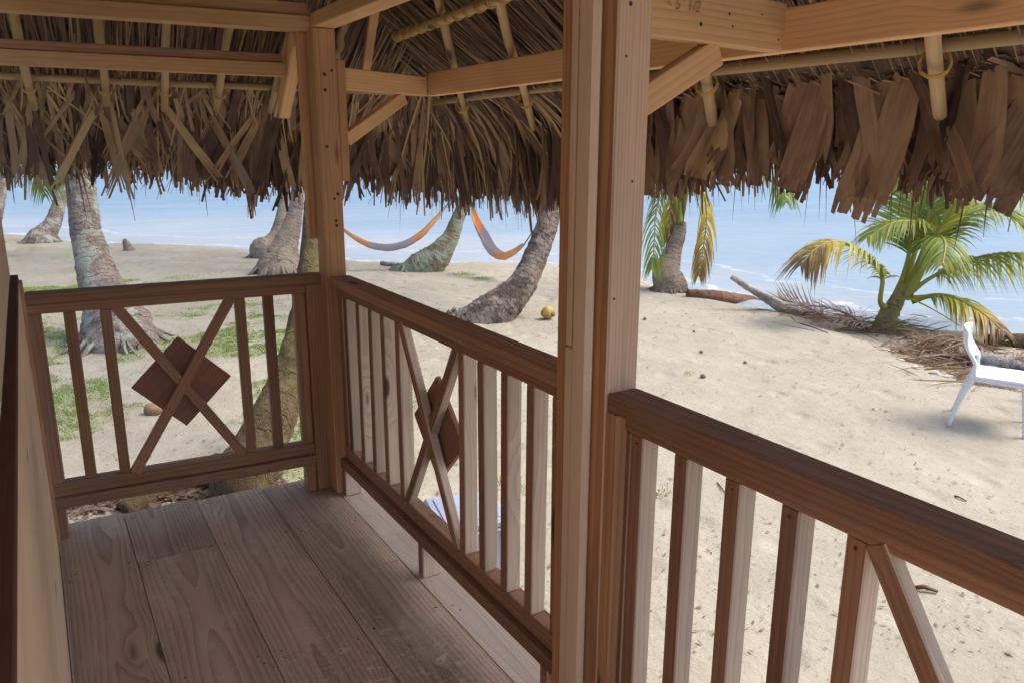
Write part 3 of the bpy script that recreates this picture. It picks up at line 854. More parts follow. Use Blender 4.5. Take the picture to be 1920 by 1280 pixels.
# large leaves, each its own part: pleated blades with frayed ends
PROF = [(-.20, .130), (-.09, .085), (-.005, .030), (.030, -.06), (.045, -.17), (.055, -.255)]   # outward, up: along the slope, over the eave, down
PROF_W = [(-.10, .29), (-.06, .14), (-.025, .03), (.004, -.06), (.03, -.17), (.045, -.255)]
def leaf_mesh(w, fray, cols, tint, pleat, split=.35, PROF=PROF):
    """a palm leaf folded over the eave: pleated blade whose end splits into fingers"""
    V, U, T, F = [], [], [], []
    k = cols + 1; bow = random.gauss(0, .03); skew = random.gauss(0, .25)
    s_ = 0.0
    for r, (o, z) in enumerate(PROF):
        if r: s_ += math.hypot(o - PROF[r - 1][0], z - PROF[r - 1][1])
        t = r / (len(PROF) - 1)
        for c in range(k):
            u_ = c / cols - .5
            ww = w * (.6 + .4 * min(1, t * 1.5))
            V.append((u_ * ww + random.gauss(0, .002), o + (pleat if c % 2 else -pleat) * .5 + bow * t * t + .25 * w * (u_ * 2) ** 2 * t * skew, z)); U.append((u_ * ww + tint, s_)); T.append(tint)
    R_ = len(PROF)
    for r in range(R_ - 1):
        for c in range(cols): F.append((r * k + c, r * k + c + 1, (r + 1) * k + c + 1, (r + 1) * k + c))
    b0 = (R_ - 1) * k
    for c in range(cols):
        a, b_ = V[b0 + c], V[b0 + c + 1]
        ln = .065 * (1 + fray * random.uniform(-1, 1)); cx_ = (a[0] + b_[0]) / 2 + random.gauss(0, .004); hw = (b_[0] - a[0]) / 2 * random.uniform(split, .95)
        n0 = len(V)
        for sg in (-1, 1):
            V.append((cx_ + sg * hw, (a[1] + b_[1]) / 2 + random.gauss(.004, .006), a[2] - ln)); U.append((cx_ + sg * hw + tint, s_ + ln)); T.append(tint * .8)
        F.append((b0 + c, b0 + c + 1, n0 + 1, n0))
    me = np_mesh("thatch_leaf", np.array(V), F, {"tint": T}, np.array(U))
    me.materials.append(m_th)
    return me
wide = [leaf_mesh(random.uniform(.08, .15), .12, random.choice((6, 7, 8)), random.uniform(.30, .74), .003, .85, PROF_W) for _ in range(9)]
medium = [leaf_mesh(random.uniform(.04, .07), .5, 4, random.uniform(.08, .60), .005, .35, PROF_W) for _ in range(10)]
slim = [leaf_mesh(random.uniform(.018, .035), .8, 2, random.uniform(.2, .6), .003, .35, PROF_W) for _ in range(8)]
tan = [leaf_mesh(random.uniform(.02, .06), .6, 4, random.uniform(.6, 1.0), .004, .35, PROF_W) for _ in range(6)]
def hang(me, s, ups, o, dz, yaw, tilt):
    xy, out, al, tz = eave(np.array([s])); xy, out, al, tz = xy[0], out[0], al[0], tz[0]
    ang = math.atan2(out[1], out[0]) - math.pi / 2 + yaw * .35
    top = float(EAVE_Z[0]) + .018 + .45 * max(o, 0)
    k = max(.25, (top - (tz + dz)) / .32)
    o_ = bpy.data.objects.new("thatch_leaf", me)
    o_.matrix_world = Matrix.Translation((xy[0] + out[0] * (o + .01), xy[1] + out[1] * (o + .01), top)) @ Matrix.Rotation(ang, 4, 'Z') @ Matrix.Rotation(math.atan2(tilt, .34), 4, 'Y') @ Matrix.Diagonal((random.uniform(.85, 1.2), 1, k, 1))
    o_.parent = roof; o_.matrix_parent_inverse = roof.matrix_basis.inverted()
    COL.objects.link(o_)
cy_ = corner.y
for i in range(50):      # broad blades on the seaward side
    hang(random.choice(wide), -1.45 - 2.55 * (i + random.random()) / 50, 0, random.uniform(.015, .06), random.gauss(.01, .045), random.gauss(0, .7), random.gauss(.115, .05))
for i in range(34):
    hang(random.choice(medium), random.uniform(-4.0, -0.2), 0, random.uniform(.0, .06), random.gauss(.02, .04), random.gauss(0, .6), random.gauss(.03, .09))
for i in range(86):
    hang(random.choice(medium + slim), random.uniform(-1.1, 1.4), 0, random.uniform(.0, .06), random.gauss(.01, .06), random.gauss(0, .8), random.gauss(0, .08))
for i in range(68):
    hang(random.choice(medium + slim), random.uniform(.5, 2.7), 0, random.uniform(.0, .06), random.gauss(.0, .07), random.gauss(0, .8), random.gauss(0, .12))
for i in range(36):
    hang(random.choice(tan), random.uniform(.7, 2.6), 0, random.uniform(-.01, .03), random.gauss(.03, .07), random.gauss(0, .8), random.gauss(.02, .12))

# ================================================================== PALMS
def bark(name, base, dark, lichen, lich_amt, ringscale=16.0, moss=None, ringamt=.8):
    m, nt, bs = new_mat(name); b = NB(nt)
    uvn = b.n("UVMap"); u = b.sep(uvn.outputs[0])
    tc = b.n("TexCoord"); P = tc.outputs["Object"]
    wob = b.noise(b.vec('MULTIPLY', P, (4, 4, 4)), 1.0, 4, .65)
    ringc = b.math('FRACT', b.math('ADD', b.math('MULTIPLY', u[1], ringscale), b.math('MULTIPLY', wob, 3.2)))
    gap = b.mapr(b.noise(b.vec('MULTIPLY', P, (9, 9, 9)), 1.0, 3, .6), .34, .55, 0, 1, True)
    ringm = b.math('MULTIPLY', b.mapr(ringc, 0.0, 0.14, 1.0, 0.0, True), gap)
    crack = b.noise(b.vec('MULTIPLY', P, (34, 34, 13)), 1.0, 5, .75)
    n1 = b.noise(P, 6.0, 6, .7)
    col = b.mix(b.mapr(n1, .3, .72), base, tuple(c * .5 for c in base))
    col = b.mix(b.math('MULTIPLY', ringm, ringamt), col, dark)
    col = b.mix(b.mapr(crack, .53, .66, 0, .85), col, dark)
    if lichen:
        ln = b.noise(P, 3.2, 5, .7)
        col = b.mix(b.mapr(ln, .5 - lich_amt * .12, .62 - lich_amt * .1, 0, .85, True), col, lichen)
    if moss:
        mo = b.noise(P, 4.6, 4, .7)
        col = b.mix(b.mapr(mo, .55, .68, 0, .8, True), col, moss)
    b.l(col, bs.inputs["Base Color"]); bs.inputs["Roughness"].default_value = .9; bs.inputs["Specular IOR Level"].default_value = .15
    b.bump(b.math('SUBTRACT', b.math('ADD', n1, b.math('MULTIPLY', crack, .8)), b.math('MULTIPLY', ringm, .4)), 1.0, .06, bs)
    return m
B_GREY = bark("bark_grey", (0.36, 0.295, 0.255), (0.085, 0.065, 0.05), (0.44, 0.45, 0.39), .25)
B_PINK = bark("bark_pinkish", (0.42, 0.335, 0.285), (0.12, 0.085, 0.065), (0.36, 0.32, 0.24), .3, moss=(0.40, 0.25, 0.14))
B_DARK = bark("bark_mossy", (0.41, 0.335, 0.28), (0.07, 0.052, 0.042), (0.085, 0.068, 0.055), .30, 13.0, moss=(0.30, 0.20, 0.13), ringamt=.85)
B_GREEN = bark("bark_green", (0.33, 0.29, 0.20), (0.06, 0.05, 0.035), (0.30, 0.345, 0.27), .6, moss=(0.24, 0.145, 0.075))
B_GOLD = bark("bark_gold", (0.19, 0.135, 0.075), (0.035, 0.025, 0.016), (0.20, 0.165, 0.07), .25, 6.0, ringamt=.2)

def leafmat(name, stops):
    m, nt, bs = new_mat(name); b = NB(nt)
    at = b.n("Attribute"); at.attribute_name = "tint"
    oi = b.n("ObjectInfo")
    P = b.n("TexCoord").outputs["Object"]
    v = b.math('ADD', at.outputs["Fac"], b.math('MULTIPLY', b.math('SUBTRACT', b.noise(P, 6.0, 3, .6), .5), .25))
    col = b.ramp(v, stops)
    b.l(col, bs.inputs["Base Color"]); bs.inputs["Roughness"].default_value = .45; bs.inputs["Specular IOR Level"].default_value = .4
    tr = b.n("BsdfTranslucent"); b.l(b.mix(1.0, col, (1.0, 1.0, 0.55), 'MULTIPLY'), tr.inputs["Color"])
    mx = b.n("MixShader"); mx.inputs[0].default_value = .45
    b.l(bs.outputs[0], mx.inputs[1]); b.l(tr.outputs[0], mx.inputs[2]); b.l(mx.outputs[0], nt.nodes["Material Output"].inputs["Surface"])
    return m
# tint: 0 green .. 0.5 yellow green .. 0.8 yellow .. 1 dry brown
M_FROND = leafmat("palm_frond", [(0.0, (0.075, 0.15, 0.045)), (0.30, (0.19, 0.285, 0.062)), (0.58, (0.40, 0.42, 0.09)), (0.8, (0.60, 0.43, 0.06)), (1.0, (0.25, 0.165, 0.10))])
M_DRY = leafmat("dry_frond", [(0.0, (0.16, 0.10, 0.075)), (0.5, (0.29, 0.195, 0.15)), (1.0, (0.44, 0.33, 0.25))])

def catmull(P, n):
    P = [Vector(p) for p in P]
    P = [P[0] * 2 - P[1]] + P + [P[-1] * 2 - P[-2]]
    out = []
    segs = len(P) - 3
    for i in range(n):
        t = i / (n - 1) * segs; k = min(int(t), segs - 1); f = t - k
        a, b_, c, d = P[k:k + 4]
        out.append(.5 * ((2 * b_) + (c - a) * f + (2 * a - 5 * b_ + 4 * c - d) * f * f + (3 * b_ - a - 3 * c + d) * f ** 3))
    return out
def frond_mesh(path, leaflet=.55, n=52, rach=.022, tint0=.15, tint1=.25, tipdry=.0, start=.22, droop=.6, width=.034, seed=0, spread=1.0, bare=False):
    """rachis along path, pairs of folded drooping leaflets; path in local or world space"""
    rg = np.random.default_rng(seed)
    pts = catmull(path, 40)
    V, F, UV = tube(pts, np.interp(np.linspace(0, 1, 40), [0, .12, 1], [rach * 1.9, rach, rach * .25]), 6, rng=rg)
    Vs = [V]; Fs = [np.array(F)]; T = [np.full(len(V), min(.62, tint0 + .30))]
    base = len(V)
    A = np.array([tuple(p) for p in pts]); G = np.gradient(A, axis=0); G /= np.linalg.norm(G, axis=1)[:, None]
    P_, D_, S_, Ln, Ti = [], [], [], [], []
    if not bare:
        for i in range(n):
            t = start + (1 - start) * (i + rg.random() * .5) / n
            f = t * 39; k = min(int(f), 38); p = A[k] + (A[k + 1] - A[k]) * (f - k); g_ = G[k]
            up = np.array([0, 0, 1.0]); sd_ = np.cross(g_, up); ns = np.linalg.norm(sd_)
            sd_ = sd_ / ns if ns > .15 else np.array([RIGHT.x, RIGHT.y, 0]);
            nu = np.cross(sd_, g_)
            prof = math.sin(math.pi * min(1, (t - start) / (1 - start) * .86 + .14)) ** .7
            for sg in (-1, 1):
                if rg.random() < .06: continue
                d = sd_ * sg * spread * (.85 + .3 * rg.random()) + g_ * (.55 + .45 * t + .2 * rg.random()) + nu * (.22 + rg.normal(0, .12))
                P_.append(p); D_.append(d); S_.append(g_ + rg.normal(0, .2, 3)); Ln.append(leaflet * prof * rg.uniform(.8, 1.1) + .05)
                Ti.append(tint0 + (tint1 - tint0) * t + rg.normal(0, .06) + tipdry * max(0, t - .45) * 1.6)
        P_ = np.array(P_); D_ = np.array(D_); S_ = np.array(S_); Ln = np.array(Ln); Ti = np.clip(np.array(Ti), 0, 1)
        D_ /= np.linalg.norm(D_, axis=1)[:, None]
        S_ = S_ - D_ * (S_ * D_).sum(1)[:, None]; S_ /= np.linalg.norm(S_, axis=1)[:, None]
        rows = 5; N = len(P_); vs = []; tt = []
        for r in range(rows):
            t = r / (rows - 1)
            c = P_ + D_ * (Ln * t)[:, None] * (1 - .25 * droop * t) + np.array([0, 0, -1.0]) * (droop * Ln * t ** 1.8)[:, None]
            w = width * (0.45 + .55 * min(1, t * 4)) * (1 - t ** 2.2) + .002
            for sg in (-1, 1):
                vs.append(c + S_ * (sg * w / 2)); tt.append(Ti + .12 * t)
        V2 = np.stack(vs, 1).reshape(-1, 3); T2 = np.stack(tt, 1).ravel()
        b0 = base + np.arange(N) * rows * 2
        for r in range(rows - 1): Fs.append(np.stack([b0 + 2 * r, b0 + 2 * r + 1, b0 + 2 * r + 3, b0 + 2 * r + 2], 1))
        Vs.append(V2); T.append(T2)
    return np_mesh("frond", np.concatenate(Vs), np.concatenate(Fs), {"tint": np.clip(np.concatenate(T), 0, 1)}, smooth=False)

def crown_fronds(parent, top, n, length, seed, lean=Vector((0, 0, 0)), mats=None):
    """a full crown high above: three shared frond shapes turned about the trunk top"""
    rg = random.Random(seed)
    for i in range(n):
        az = i * 2.399963 + rg.uniform(-.2, .2); el = rg.uniform(-.35, 1.15)
        me = CROWN[rg.randrange(len(CROWN))]
        o = bpy.data.objects.new("frond", me)
        o.matrix_world = Matrix.Translation(top) @ Matrix.Rotation(az, 4, 'Z') @ Matrix.Rotation(-el, 4, 'Y') @ Matrix.Rotation(rg.uniform(-.3, .3), 4, 'X') @ Matrix.Scale(length / 2.6 * rg.uniform(.85, 1.1), 4)
        o.parent = parent; o.matrix_parent_inverse = parent.matrix_basis.inverted(); COL.objects.link(o)
CROWN = []
for i in range(3):
    p = [(0, 0, 0), (.7, 0, .12), (1.4, .05 * i, .05), (2.1, .08 * i, -.28), (2.65, .1 * i, -.85)]
    me = frond_mesh(p, leaflet=.6, n=46, tint0=.15 + .1 * i, tint1=.25 + .12 * i, tipdry=.15 * i, seed=i + 50, droop=.7); me.materials.append(M_FROND); CROWN.append(me)

def trunk_obj(name, parent, path, mat, rings=0.0, n=16, jitter=.03, steps=None, flare_noise=0.0):
    """path: list of (point, radius)"""
    pts = [Vector(p) for p, _ in path]; rr = [r for _, r in path]
    m = steps or max(24, int(sum((a - c).length for a, c in zip(pts[:-1], pts[1:])) / .07))
    C = catmull(pts, m)
    Rr = np.interp(np.linspace(0, len(rr) - 1, m), np.arange(len(rr)), rr)
    s = np.concatenate([[0], np.cumsum([(a - c).length for a, c in zip(C[:-1], C[1:])])])
    Rr = Rr * (1 + rings * np.abs(np.sin(s * 24)))
    me = tube_mesh(name, C, Rr, n, jitter); me.materials.append(mat)
    return mesh_obj(name, me, None, parent)

def palm(name, pix, dep0, dep1, mat, label, top_z=6.5, crown=14, seed=0, group=None, rings=.018, flare=1.0, cat="palm tree", extra_lean=None):
    """pix: (px, py, width_px) from the ground upward"""
    n = len(pix)
    path = []
    for i, (px, py, w) in enumerate(pix):
        d = dep0 + (dep1 - dep0) * i / (n - 1)
        path.append((deep(px, py, d), w / 2 * d / FOC))
    base = path[0][0].copy(); zb = gz(base.x, base.y)
    path.insert(0, (base + (path[0][0] - path[1][0]).normalized() * .0 + Vector((0, 0, -.22)), path[0][1] * 1.08))
    # carry on upward to the crown
    dirv = (path[-1][0] - path[-2][0]).normalized(); p, r = path[-1]
    if extra_lean is not None: dirv = extra_lean.normalized()
    while p.z < top_z:
        dirv = (dirv + Vector((0, 0, .12))).normalized()
        p = p + dirv * .8; r = max(.085, r * .97); path.append((p.copy(), r))
    root = thing(name, (base.x, base.y, zb), label, cat, group)
    trunk_obj("trunk", root, path, mat, rings, 22)
    rg = np.random.default_rng(seed + 200); Vs, Fs, k0 = [], [], 0
    rb = path[1][1]; c0 = path[1][0]
    for q in range(26):
        a = q / 26 * 6.283 + rg.normal(0, .12); ln = rb * rg.uniform(.25, .75); r0 = rb * .9
        dx, dy = math.cos(a), math.sin(a)
        pts = [(c0.x + dx * r0 * .75, c0.y + dy * r0 * .75, zb + rb * rg.uniform(.25, .6)), (c0.x + dx * (r0 + ln * .35), c0.y + dy * (r0 + ln * .35), zb + rb * rg.uniform(.08, .2)),
               (c0.x + dx * (r0 + ln) + rg.normal(0, .03), c0.y + dy * (r0 + ln) + rg.normal(0, .03), gz(c0.x + dx * (r0 + ln), c0.y + dy * (r0 + ln)) - .02)]
        C_ = catmull(pts, 6); V, F, _ = tube(C_, np.linspace(rb * rg.uniform(.06, .13), rb * .03, 6), 6, .08, rng=rg)
        Vs.append(V); Fs.append(np.array(F) + k0); k0 += len(V)
    rm = bpy.data.meshes.new("roots"); rm.from_pydata([tuple(v) for v in np.concatenate(Vs)], [], [tuple(dict.fromkeys(f)) for f in np.concatenate(Fs).tolist()]); rm.uv_layers.new(name="UVMap")
    ro = mesh_obj("roots", rm, mat, root); ro["kind"] = "stuff"
    if crown: crown_fronds(root, path[-1][0], crown, 2.9, seed)
    return root, path
GP = "coconut palms leaning along the shore"
t1, p1 = palm("palm_tree", [(224, 640, 140), (219, 606, 120), (206, 568, 96), (190, 536, 76), (176, 490, 64), (162, 436, 54), (155, 380, 51), (149, 331, 50), (144, 270, 48)], 9.35, 9.6, B_GREY,
     "thick grey lichen spotted palm trunk standing behind the far railing", seed=1, group=GP)
palm("palm_tree", [(78, 452, 56), (84, 440, 40), (98, 420, 29), (110, 385, 23), (117, 342, 20), (120, 305, 18)], 18.9, 19.3, B_GREY,
     "slim curved palm by the water behind the thick grey trunk", seed=2, group=GP)
palm("palm_tree", [(-22, 452, 40), (-14, 430, 22), (-4, 400, 17), (4, 360, 15), (7, 310, 14)], 18.5, 18.8, B_GREY,
     "slender palm trunk cut by the left edge of the picture", seed=3, group=GP)
palm("palm_tree", [(524, 512, 88), (525, 498, 80), (530, 480, 62), (537, 455, 46), (547, 426, 34), (554, 391, 26), (557, 365, 24), (559, 330, 23)], 14.5, 14.7, B_PINK,
     "pale palm with a swollen base just left of the corner post", seed=4, group=GP)
palm("palm_tree", [(492, 466, 44), (503, 456, 28), (516, 440, 21), (526, 409, 19), (533, 371, 17), (538, 330, 16)], 16.6, 17, B_PINK,
     "thin pale palm half hidden behind the swollen palm base", seed=5, group=GP)
palm("palm_tree", [(758, 519, 40), (784, 507, 62), (806, 494, 60), (822, 479, 50), (834, 462, 40), (846, 444, 31), (857, 414, 25), (866, 391, 23), (876, 350, 22)], 14.75, 14.9, B_GREEN,
     "greenish palm curving up between the two hammocks", seed=6, group=GP)
palm("palm_tree", [(862, 618, 60), (898, 602, 74), (926, 586, 78), (953, 562, 64), (977, 537, 52), (991, 512, 48), (1009, 470, 43), (1025, 425, 40), (1035, 391, 35), (1043, 350, 33)], 10.65, 10.9, B_DARK,
     "banded palm trunk with blackened base beside the yellow coconut", seed=7, group=GP, rings=.04)
palm("palm_tree", [(455, 900, 112), (474, 866, 104), (498, 812, 90), (530, 742, 76), (553, 672, 62), (571, 593, 54), (584, 480, 42), (592, 350, 36), (600, 200, 33)], 5.05, 6.4, B_GOLD,
     "mossy golden brown trunk leaning close outside the far railing", seed=8, group=GP, top_z=5.5)
# long root lying from the leaning trunk along the deck
g0 = on_ground(470, 900); g1 = on_ground(360, 905); g2 = on_ground(230, 960)
rt = thing("surface_root", (g1.x, g1.y, g1.z), "thick bark covered root lying along the ground below the far railing", "root")
trunk_obj("root_wood", rt, [(g0 + Vector((0, 0, .05)), .17), (g1 + Vector((0, 0, .02)), .13), (g2 + Vector((0, 0, 0)), .07)], B_GOLD, .0, 12, .09)

# low palm with hanging fronds right of the middle post
t7, p7 = palm("palm_tree", [(1258, 540, 62), (1250, 512, 54), (1256, 490, 40), (1264, 465, 30), (1273, 440, 25), (1276, 418, 22)], 12.9, 13.0, B_PINK,
              "short palm with drooping yellow and grey fronds right of the middle post", top_z=.1, crown=0, seed=9)
top7 = p7[-1][0] + Vector((0, 0, .05))
def px_frond(parent, pix, dep, dd, name="frond", mat=None, **kw):
    n = len(pix)
    path = [deep(x, y, dep + dd * (i / (n - 1))) for i, (x, y) in enumerate(pix)]
    me = frond_mesh([tuple(p) for p in path], **kw); me.materials.append(mat or M_FROND)
    return mesh_obj(name, me, None, parent)
px_frond(t7, [(1276, 420), (1270, 360), (1245, 345), (1230, 400), (1226, 470), (1222, 505)], 12.9, -.5, leaflet=.36, n=40, tint0=.3, tint1=.3, seed=1, droop=1.1, width=.024)
px_frond(t7, [(1277, 420), (1290, 350), (1312, 345), (1325, 400), (1318, 470), (1310, 520)], 12.9, -.3, leaflet=.34, n=40, tint0=.45, tint1=.85, tipdry=.2, seed=2, droop=1.3, width=.035)
px_frond(t7, [(1276, 418), (1275, 370), (1266, 345), (1258, 380), (1256, 420), (1255, 450)], 12.8, .3, leaflet=.30, n=30, tint0=.7, tint1=.98, seed=3, droop=1.3, width=.04)
px_frond(t7, [(1275, 415), (1262, 330), (1220, 310), (1195, 350), (1185, 420)], 12.9, 1.0, leaflet=.45, n=34, tint0=.15, tint1=.2, seed=5, droop=1.0)
px_frond(t7, [(1277, 415), (1282, 300), (1296, 200), (1330, 120)], 12.9, .2, leaflet=.6, n=40, tint0=.2, tint1=.25, seed=6, droop=.6)
px_frond(t7, [(1277, 415), (1310, 290), (1390, 250), (1460, 330), (1475, 380)], 12.9, -1.6, leaflet=.5, n=40, tint0=.15, tint1=.2, seed=7, droop=.9)
px_frond(t7, [(1275, 415), (1240, 280), (1150, 260), (1090, 330)], 12.9, -1.0, leaflet=.5, n=40, tint0=.15, tint1=.2, seed=8, droop=.9)
# loose skirt round the foot
# young palm on the berm at the right
zz_ = lambda x, y: (1480 + x * .2813, 340 + y * .2813)
b8 = on_ground(1652, 622)
D8 = depth_of(b8)
t8 = thing("young_palm", tuple(b8), "bushy young coconut palm with green and yellow fronds at the edge of the sand", "palm tree")
me = tube_mesh("stem", catmull([b8 + Vector((0, 0, -.15)), deep(*zz_(660, 900), D8), deep(*zz_(690, 840), D8), deep(*zz_(735, 760), D8), deep(*zz_(770, 690), D8)], 26), np.linspace(.165, .06, 26), 12, .06)
me.materials.append(bark("stem_fibre", (0.36, 0.285, 0.14), (0.14, 0.085, 0.05), (0.30, 0.31, 0.11), .6, 5.0)); mesh_obj("trunk", me, None, t8)
Fz = [
 ([(650, 850), (606, 800), (615, 620), (480, 470), (320, 402), (180, 450), (75, 560)], -.35, dict(leaflet=.62, n=56, tint0=.16, tint1=.50, tipdry=.55, droop=.9, start=.38)),
 ([(700, 800), (790, 520), (803, 300), (800, 60), (760, -150)], .25, dict(leaflet=.85, n=60, tint0=.15, tint1=.2, droop=.45, start=.36)),
 ([(760, 760), (900, 430), (940, 150), (985, -20), (1030, -200)], .05, dict(leaflet=.75, n=54, tint0=.22, tint1=.30, droop=.4, start=.34)),
 ([(780, 760), (950, 400), (1090, 180), (1170, 0), (1220, -160)], -.3, dict(leaflet=.75, n=58, tint0=.40, tint1=.45, droop=.35, start=.34, rach=.03)),
 ([(770, 780), (1000, 430), (1180, 230), (1400, 190), (1600, 330)], -.25, dict(leaflet=.85, n=62, tint0=.12, tint1=.25, droop=.75, start=.34)),
 ([(800, 740), (950, 640), (1120, 550), (1300, 500), (1500, 478), (1680, 510)], -.2, dict(leaflet=.62, n=64, tint0=.28, tint1=.30, droop=1.15, start=.30, rach=.028)),
 ([(820, 790), (1000, 760), (1150, 800), (1300, 890), (1430, 1005)], -.6, dict(leaflet=.42, n=46, tint0=.25, tint1=.62, tipdry=.35, droop=.8, start=.22)),
 ([(790, 760), (900, 420), (850, 285), (690, 280), (520, 380)], -.2, dict(leaflet=.5, n=50, tint0=.18, tint1=.28, droop=.75, start=.36)),
 ([(790, 760), (1050, 330), (1300, 80), (1560, 60), (1750, 180)], .7, dict(leaflet=.75, n=56, tint0=.2, tint1=.3, droop=.7, start=.3)),
 ([(750, 760), (860, 330), (760, 60), (600, -40), (430, 60)], .9, dict(leaflet=.7, n=56, tint0=.12, tint1=.2, droop=.7, start=.3)),
 ([(760, 780), (930, 500), (1000, 380), (1040, 420), (1020, 560)], -.6, dict(leaflet=.4, n=40, tint0=.15, tint1=.25, droop=.9, start=.35)),
]
for i, (pp, dd, kw) in enumerate(Fz):
    kw.setdefault('rach', .036); kw['start'] -= .08; kw['n'] = int(kw['n'] * 1.6); kw['width'] = .027; kw['tint0'] += .16; kw['tint1'] += .16; kw['droop'] *= .7; kw['leaflet'] *= 1.2
    px_frond(t8, [zz_(*q) for q in pp], D8, dd * 1.6, seed=70 + i, **kw)
px_frond(t8, [zz_(690, 800), zz_(800, 785), zz_(950, 850), zz_(1140, 965)], D8, -.7, bare=True, rach=.016, tint0=.6, seed=90)
px_frond(t8, [zz_(720, 985), zz_(830, 1000), zz_(960, 1080)], D8 - .3, -.4, name="frond", bare=True, rach=.012, tint0=.65, seed=91)
# palms beyond the right edge / above: distant fringe of fronds at the far left
fz = thing("palm_tree", tuple(on_ground(-60, 470)), "palm whose pale frond hangs into view at the upper left", "palm tree", GP)
bz = on_ground(-60, 470)
trunk_obj("trunk", fz, [(bz + Vector((0, 0, -.2)), .2), (bz + Vector((.1, .0, 1.2)), .14), (bz + Vector((.35, 0, 2.6)), .12)], B_GREY, .04)
tp = bz + Vector((.35, 0, 2.6))
for k, q in enumerate([[(40, 220), (75, 290), (85, 370)], [(20, 200), (30, 260), (20, 330)], [(60, 200), (130, 230), (165, 320)], [(-90, 190), (-130, 240), (-150, 330)]]):
    dz_ = depth_of(tp)
    me = frond_mesh([tuple(tp)] + [tuple(deep(x, y, dz_ - .6)) for x, y in q], leaflet=.6, n=40, tint0=.1, tint1=.15, seed=30 + k, droop=.9); me.materials.append(M_FROND); mesh_obj("frond", me, None, fz)

# ================================================================== HAMMOCKS
m_h, nt, bs = new_mat("woven_hammock"); b = NB(nt)
u = b.sep(b.n("UVMap").outputs[0])
oi = b.n("ObjectInfo")
band = b.ramp(u[1], [(0.0, (0.42, 0.22, 0.12)), (0.10, (0.80, 0.42, 0.10)), (0.26, (0.75, 0.30, 0.09)), (0.29, (0.36, 0.33, 0.38)), (0.62, (0.38, 0.35, 0.40)), (0.65, (0.75, 0.27, 0.08)), (0.88, (0.80, 0.36, 0.09)), (1.0, (0.30, 0.26, 0.22))])
chk = b.n("TexChecker"); b.l(b.comb(b.math('MULTIPLY', u[0], 12.0), b.math('MULTIPLY', u[1], 44.0), 0.0), chk.inputs[0]); chk.inputs["Scale"].default_value = 1.0
band = b.mix(b.math('MULTIPLY', chk.outputs["Fac"], 0.45), band, (0.50, 0.42, 0.36))
b.l(band, bs.inputs["Base Color"]); bs.inputs["Roughness"].default_value = .9
M_ROPE, nt, bs = new_mat("blue_grey_rope"); bs.inputs["Base Color"].default_value = (0.22, 0.27, 0.29, 1); bs.inputs["Roughness"].default_value = .9
def hammock(ctrl, label, rope_a, rope_b, rmax, loc):
    root = thing("hammock", tuple(loc), label, "hammock", "hammocks strung between the palms")
    C = catmull(ctrl, 48)
    V, U = [], []; k = 13
    A = np.array([tuple(p) for p in C]); G = np.gradient(A, axis=0)
    s = np.concatenate([[0], np.cumsum(np.linalg.norm(np.diff(A, axis=0), axis=1))]); s /= s[-1]
    for i in range(48):
        g_ = Vector(G[i]).normalized(); sd_ = g_.cross(Vector((0, 0, 1))).normalized(); up = sd_.cross(g_)
        r = rmax * (math.sin(math.pi * (0.06 + .88 * s[i])) ** .75)
        for j in range(k):
            a = math.pi * (j / (k - 1)); w_ = 1 + .05 * math.sin(j * 2.1 + i)
            V.append(tuple(C[i] + sd_ * (math.cos(a) * r * .62) - up * (math.sin(a) * r * w_ - r * .5))); U.append((j / (k - 1), s[i]))
    F = [(i * k + j, i * k + j + 1, (i + 1) * k + j + 1, (i + 1) * k + j) for i in range(47) for j in range(k - 1)]
    me = np_mesh("cloth", np.array(V), np.array(F), uv=np.array(U), smooth=True); me.materials.append(m_h)
    o = mesh_obj("cloth", me, None, root)
    for a, c_ in ((C[0], rope_a), (C[-1], rope_b)):
        me = tube_mesh("rope", [a, a.lerp(c_, .5) + Vector((0, 0, -.02)), c_], [.014, .012, .012], 6); me.materials.append(M_ROPE); mesh_obj("rope", me, None, root)
    return root
h1 = [deep(x, y, d) for x, y, d in ((640, 428, 14.6), (660, 443, 14.6), (690, 459, 14.6), (726, 465, 14.6), (760, 458, 14.6), (790, 440, 14.6), (815, 414, 14.6), (834, 390, 14.6))]
hammock(h1, "orange and grey woven hammock left of the curved green palm", deep(556, 372, 14.55), deep(868, 345, 14.85), .125, (h1[3].x, h1[3].y, gz(h1[3].x, h1[3].y)))
h2 = [deep(x, y, d) for x, y, d in ((884, 388, 14.5), (894, 420, 14.3), (906, 444, 14.1), (921, 470, 13.9), (942, 481, 13.7), (964, 473, 13.5), (983, 458, 13.3))]
hammock(h2, "orange hammock roped to the banded palm trunk", deep(872, 350, 14.85), deep(1022, 396, 11.0), .15, (h2[4].x, h2[4].y, gz(h2[4].x, h2[4].y)))

# ================================================================== DRIFTWOOD, DEBRIS
M_DRIFT = bark("driftwood_pale", (0.55, 0.51, 0.47), (0.22, 0.18, 0.15), (0.62, 0.58, 0.54), .5, 2.0)
M_LOGR = bark("log_reddish", (0.28, 0.14, 0.10), (0.10, 0.05, 0.04), (0.22, 0.15, 0.11), .4, 9.0)
M_LOGG = bark("log_grey", (0.34, 0.32, 0.31), (0.10, 0.085, 0.08), (0.44, 0.43, 0.42), .5, 3.0)
def log(name, pix, mat, label, lift=0.6, cat="driftwood", n=14, jit=.06):
    """pix: px, py, width_px, height above ground (m)"""
    path = []
    for px, py, w, h in pix:
        p = on_ground(px, py); d = depth_of(p)
        if h: p = deep(px, py, d) + Vector((0, 0, 0))
        path.append((p + Vector((0, 0, w / 2 * d / FOC * lift)), w / 2 * d / FOC))
    q = path[len(path) // 2][0]
    root = thing(name, (q.x, q.y, gz(q.x, q.y)), label, cat)
    trunk_obj("log", root, path, mat, .0, n, jit, 30)
    return root
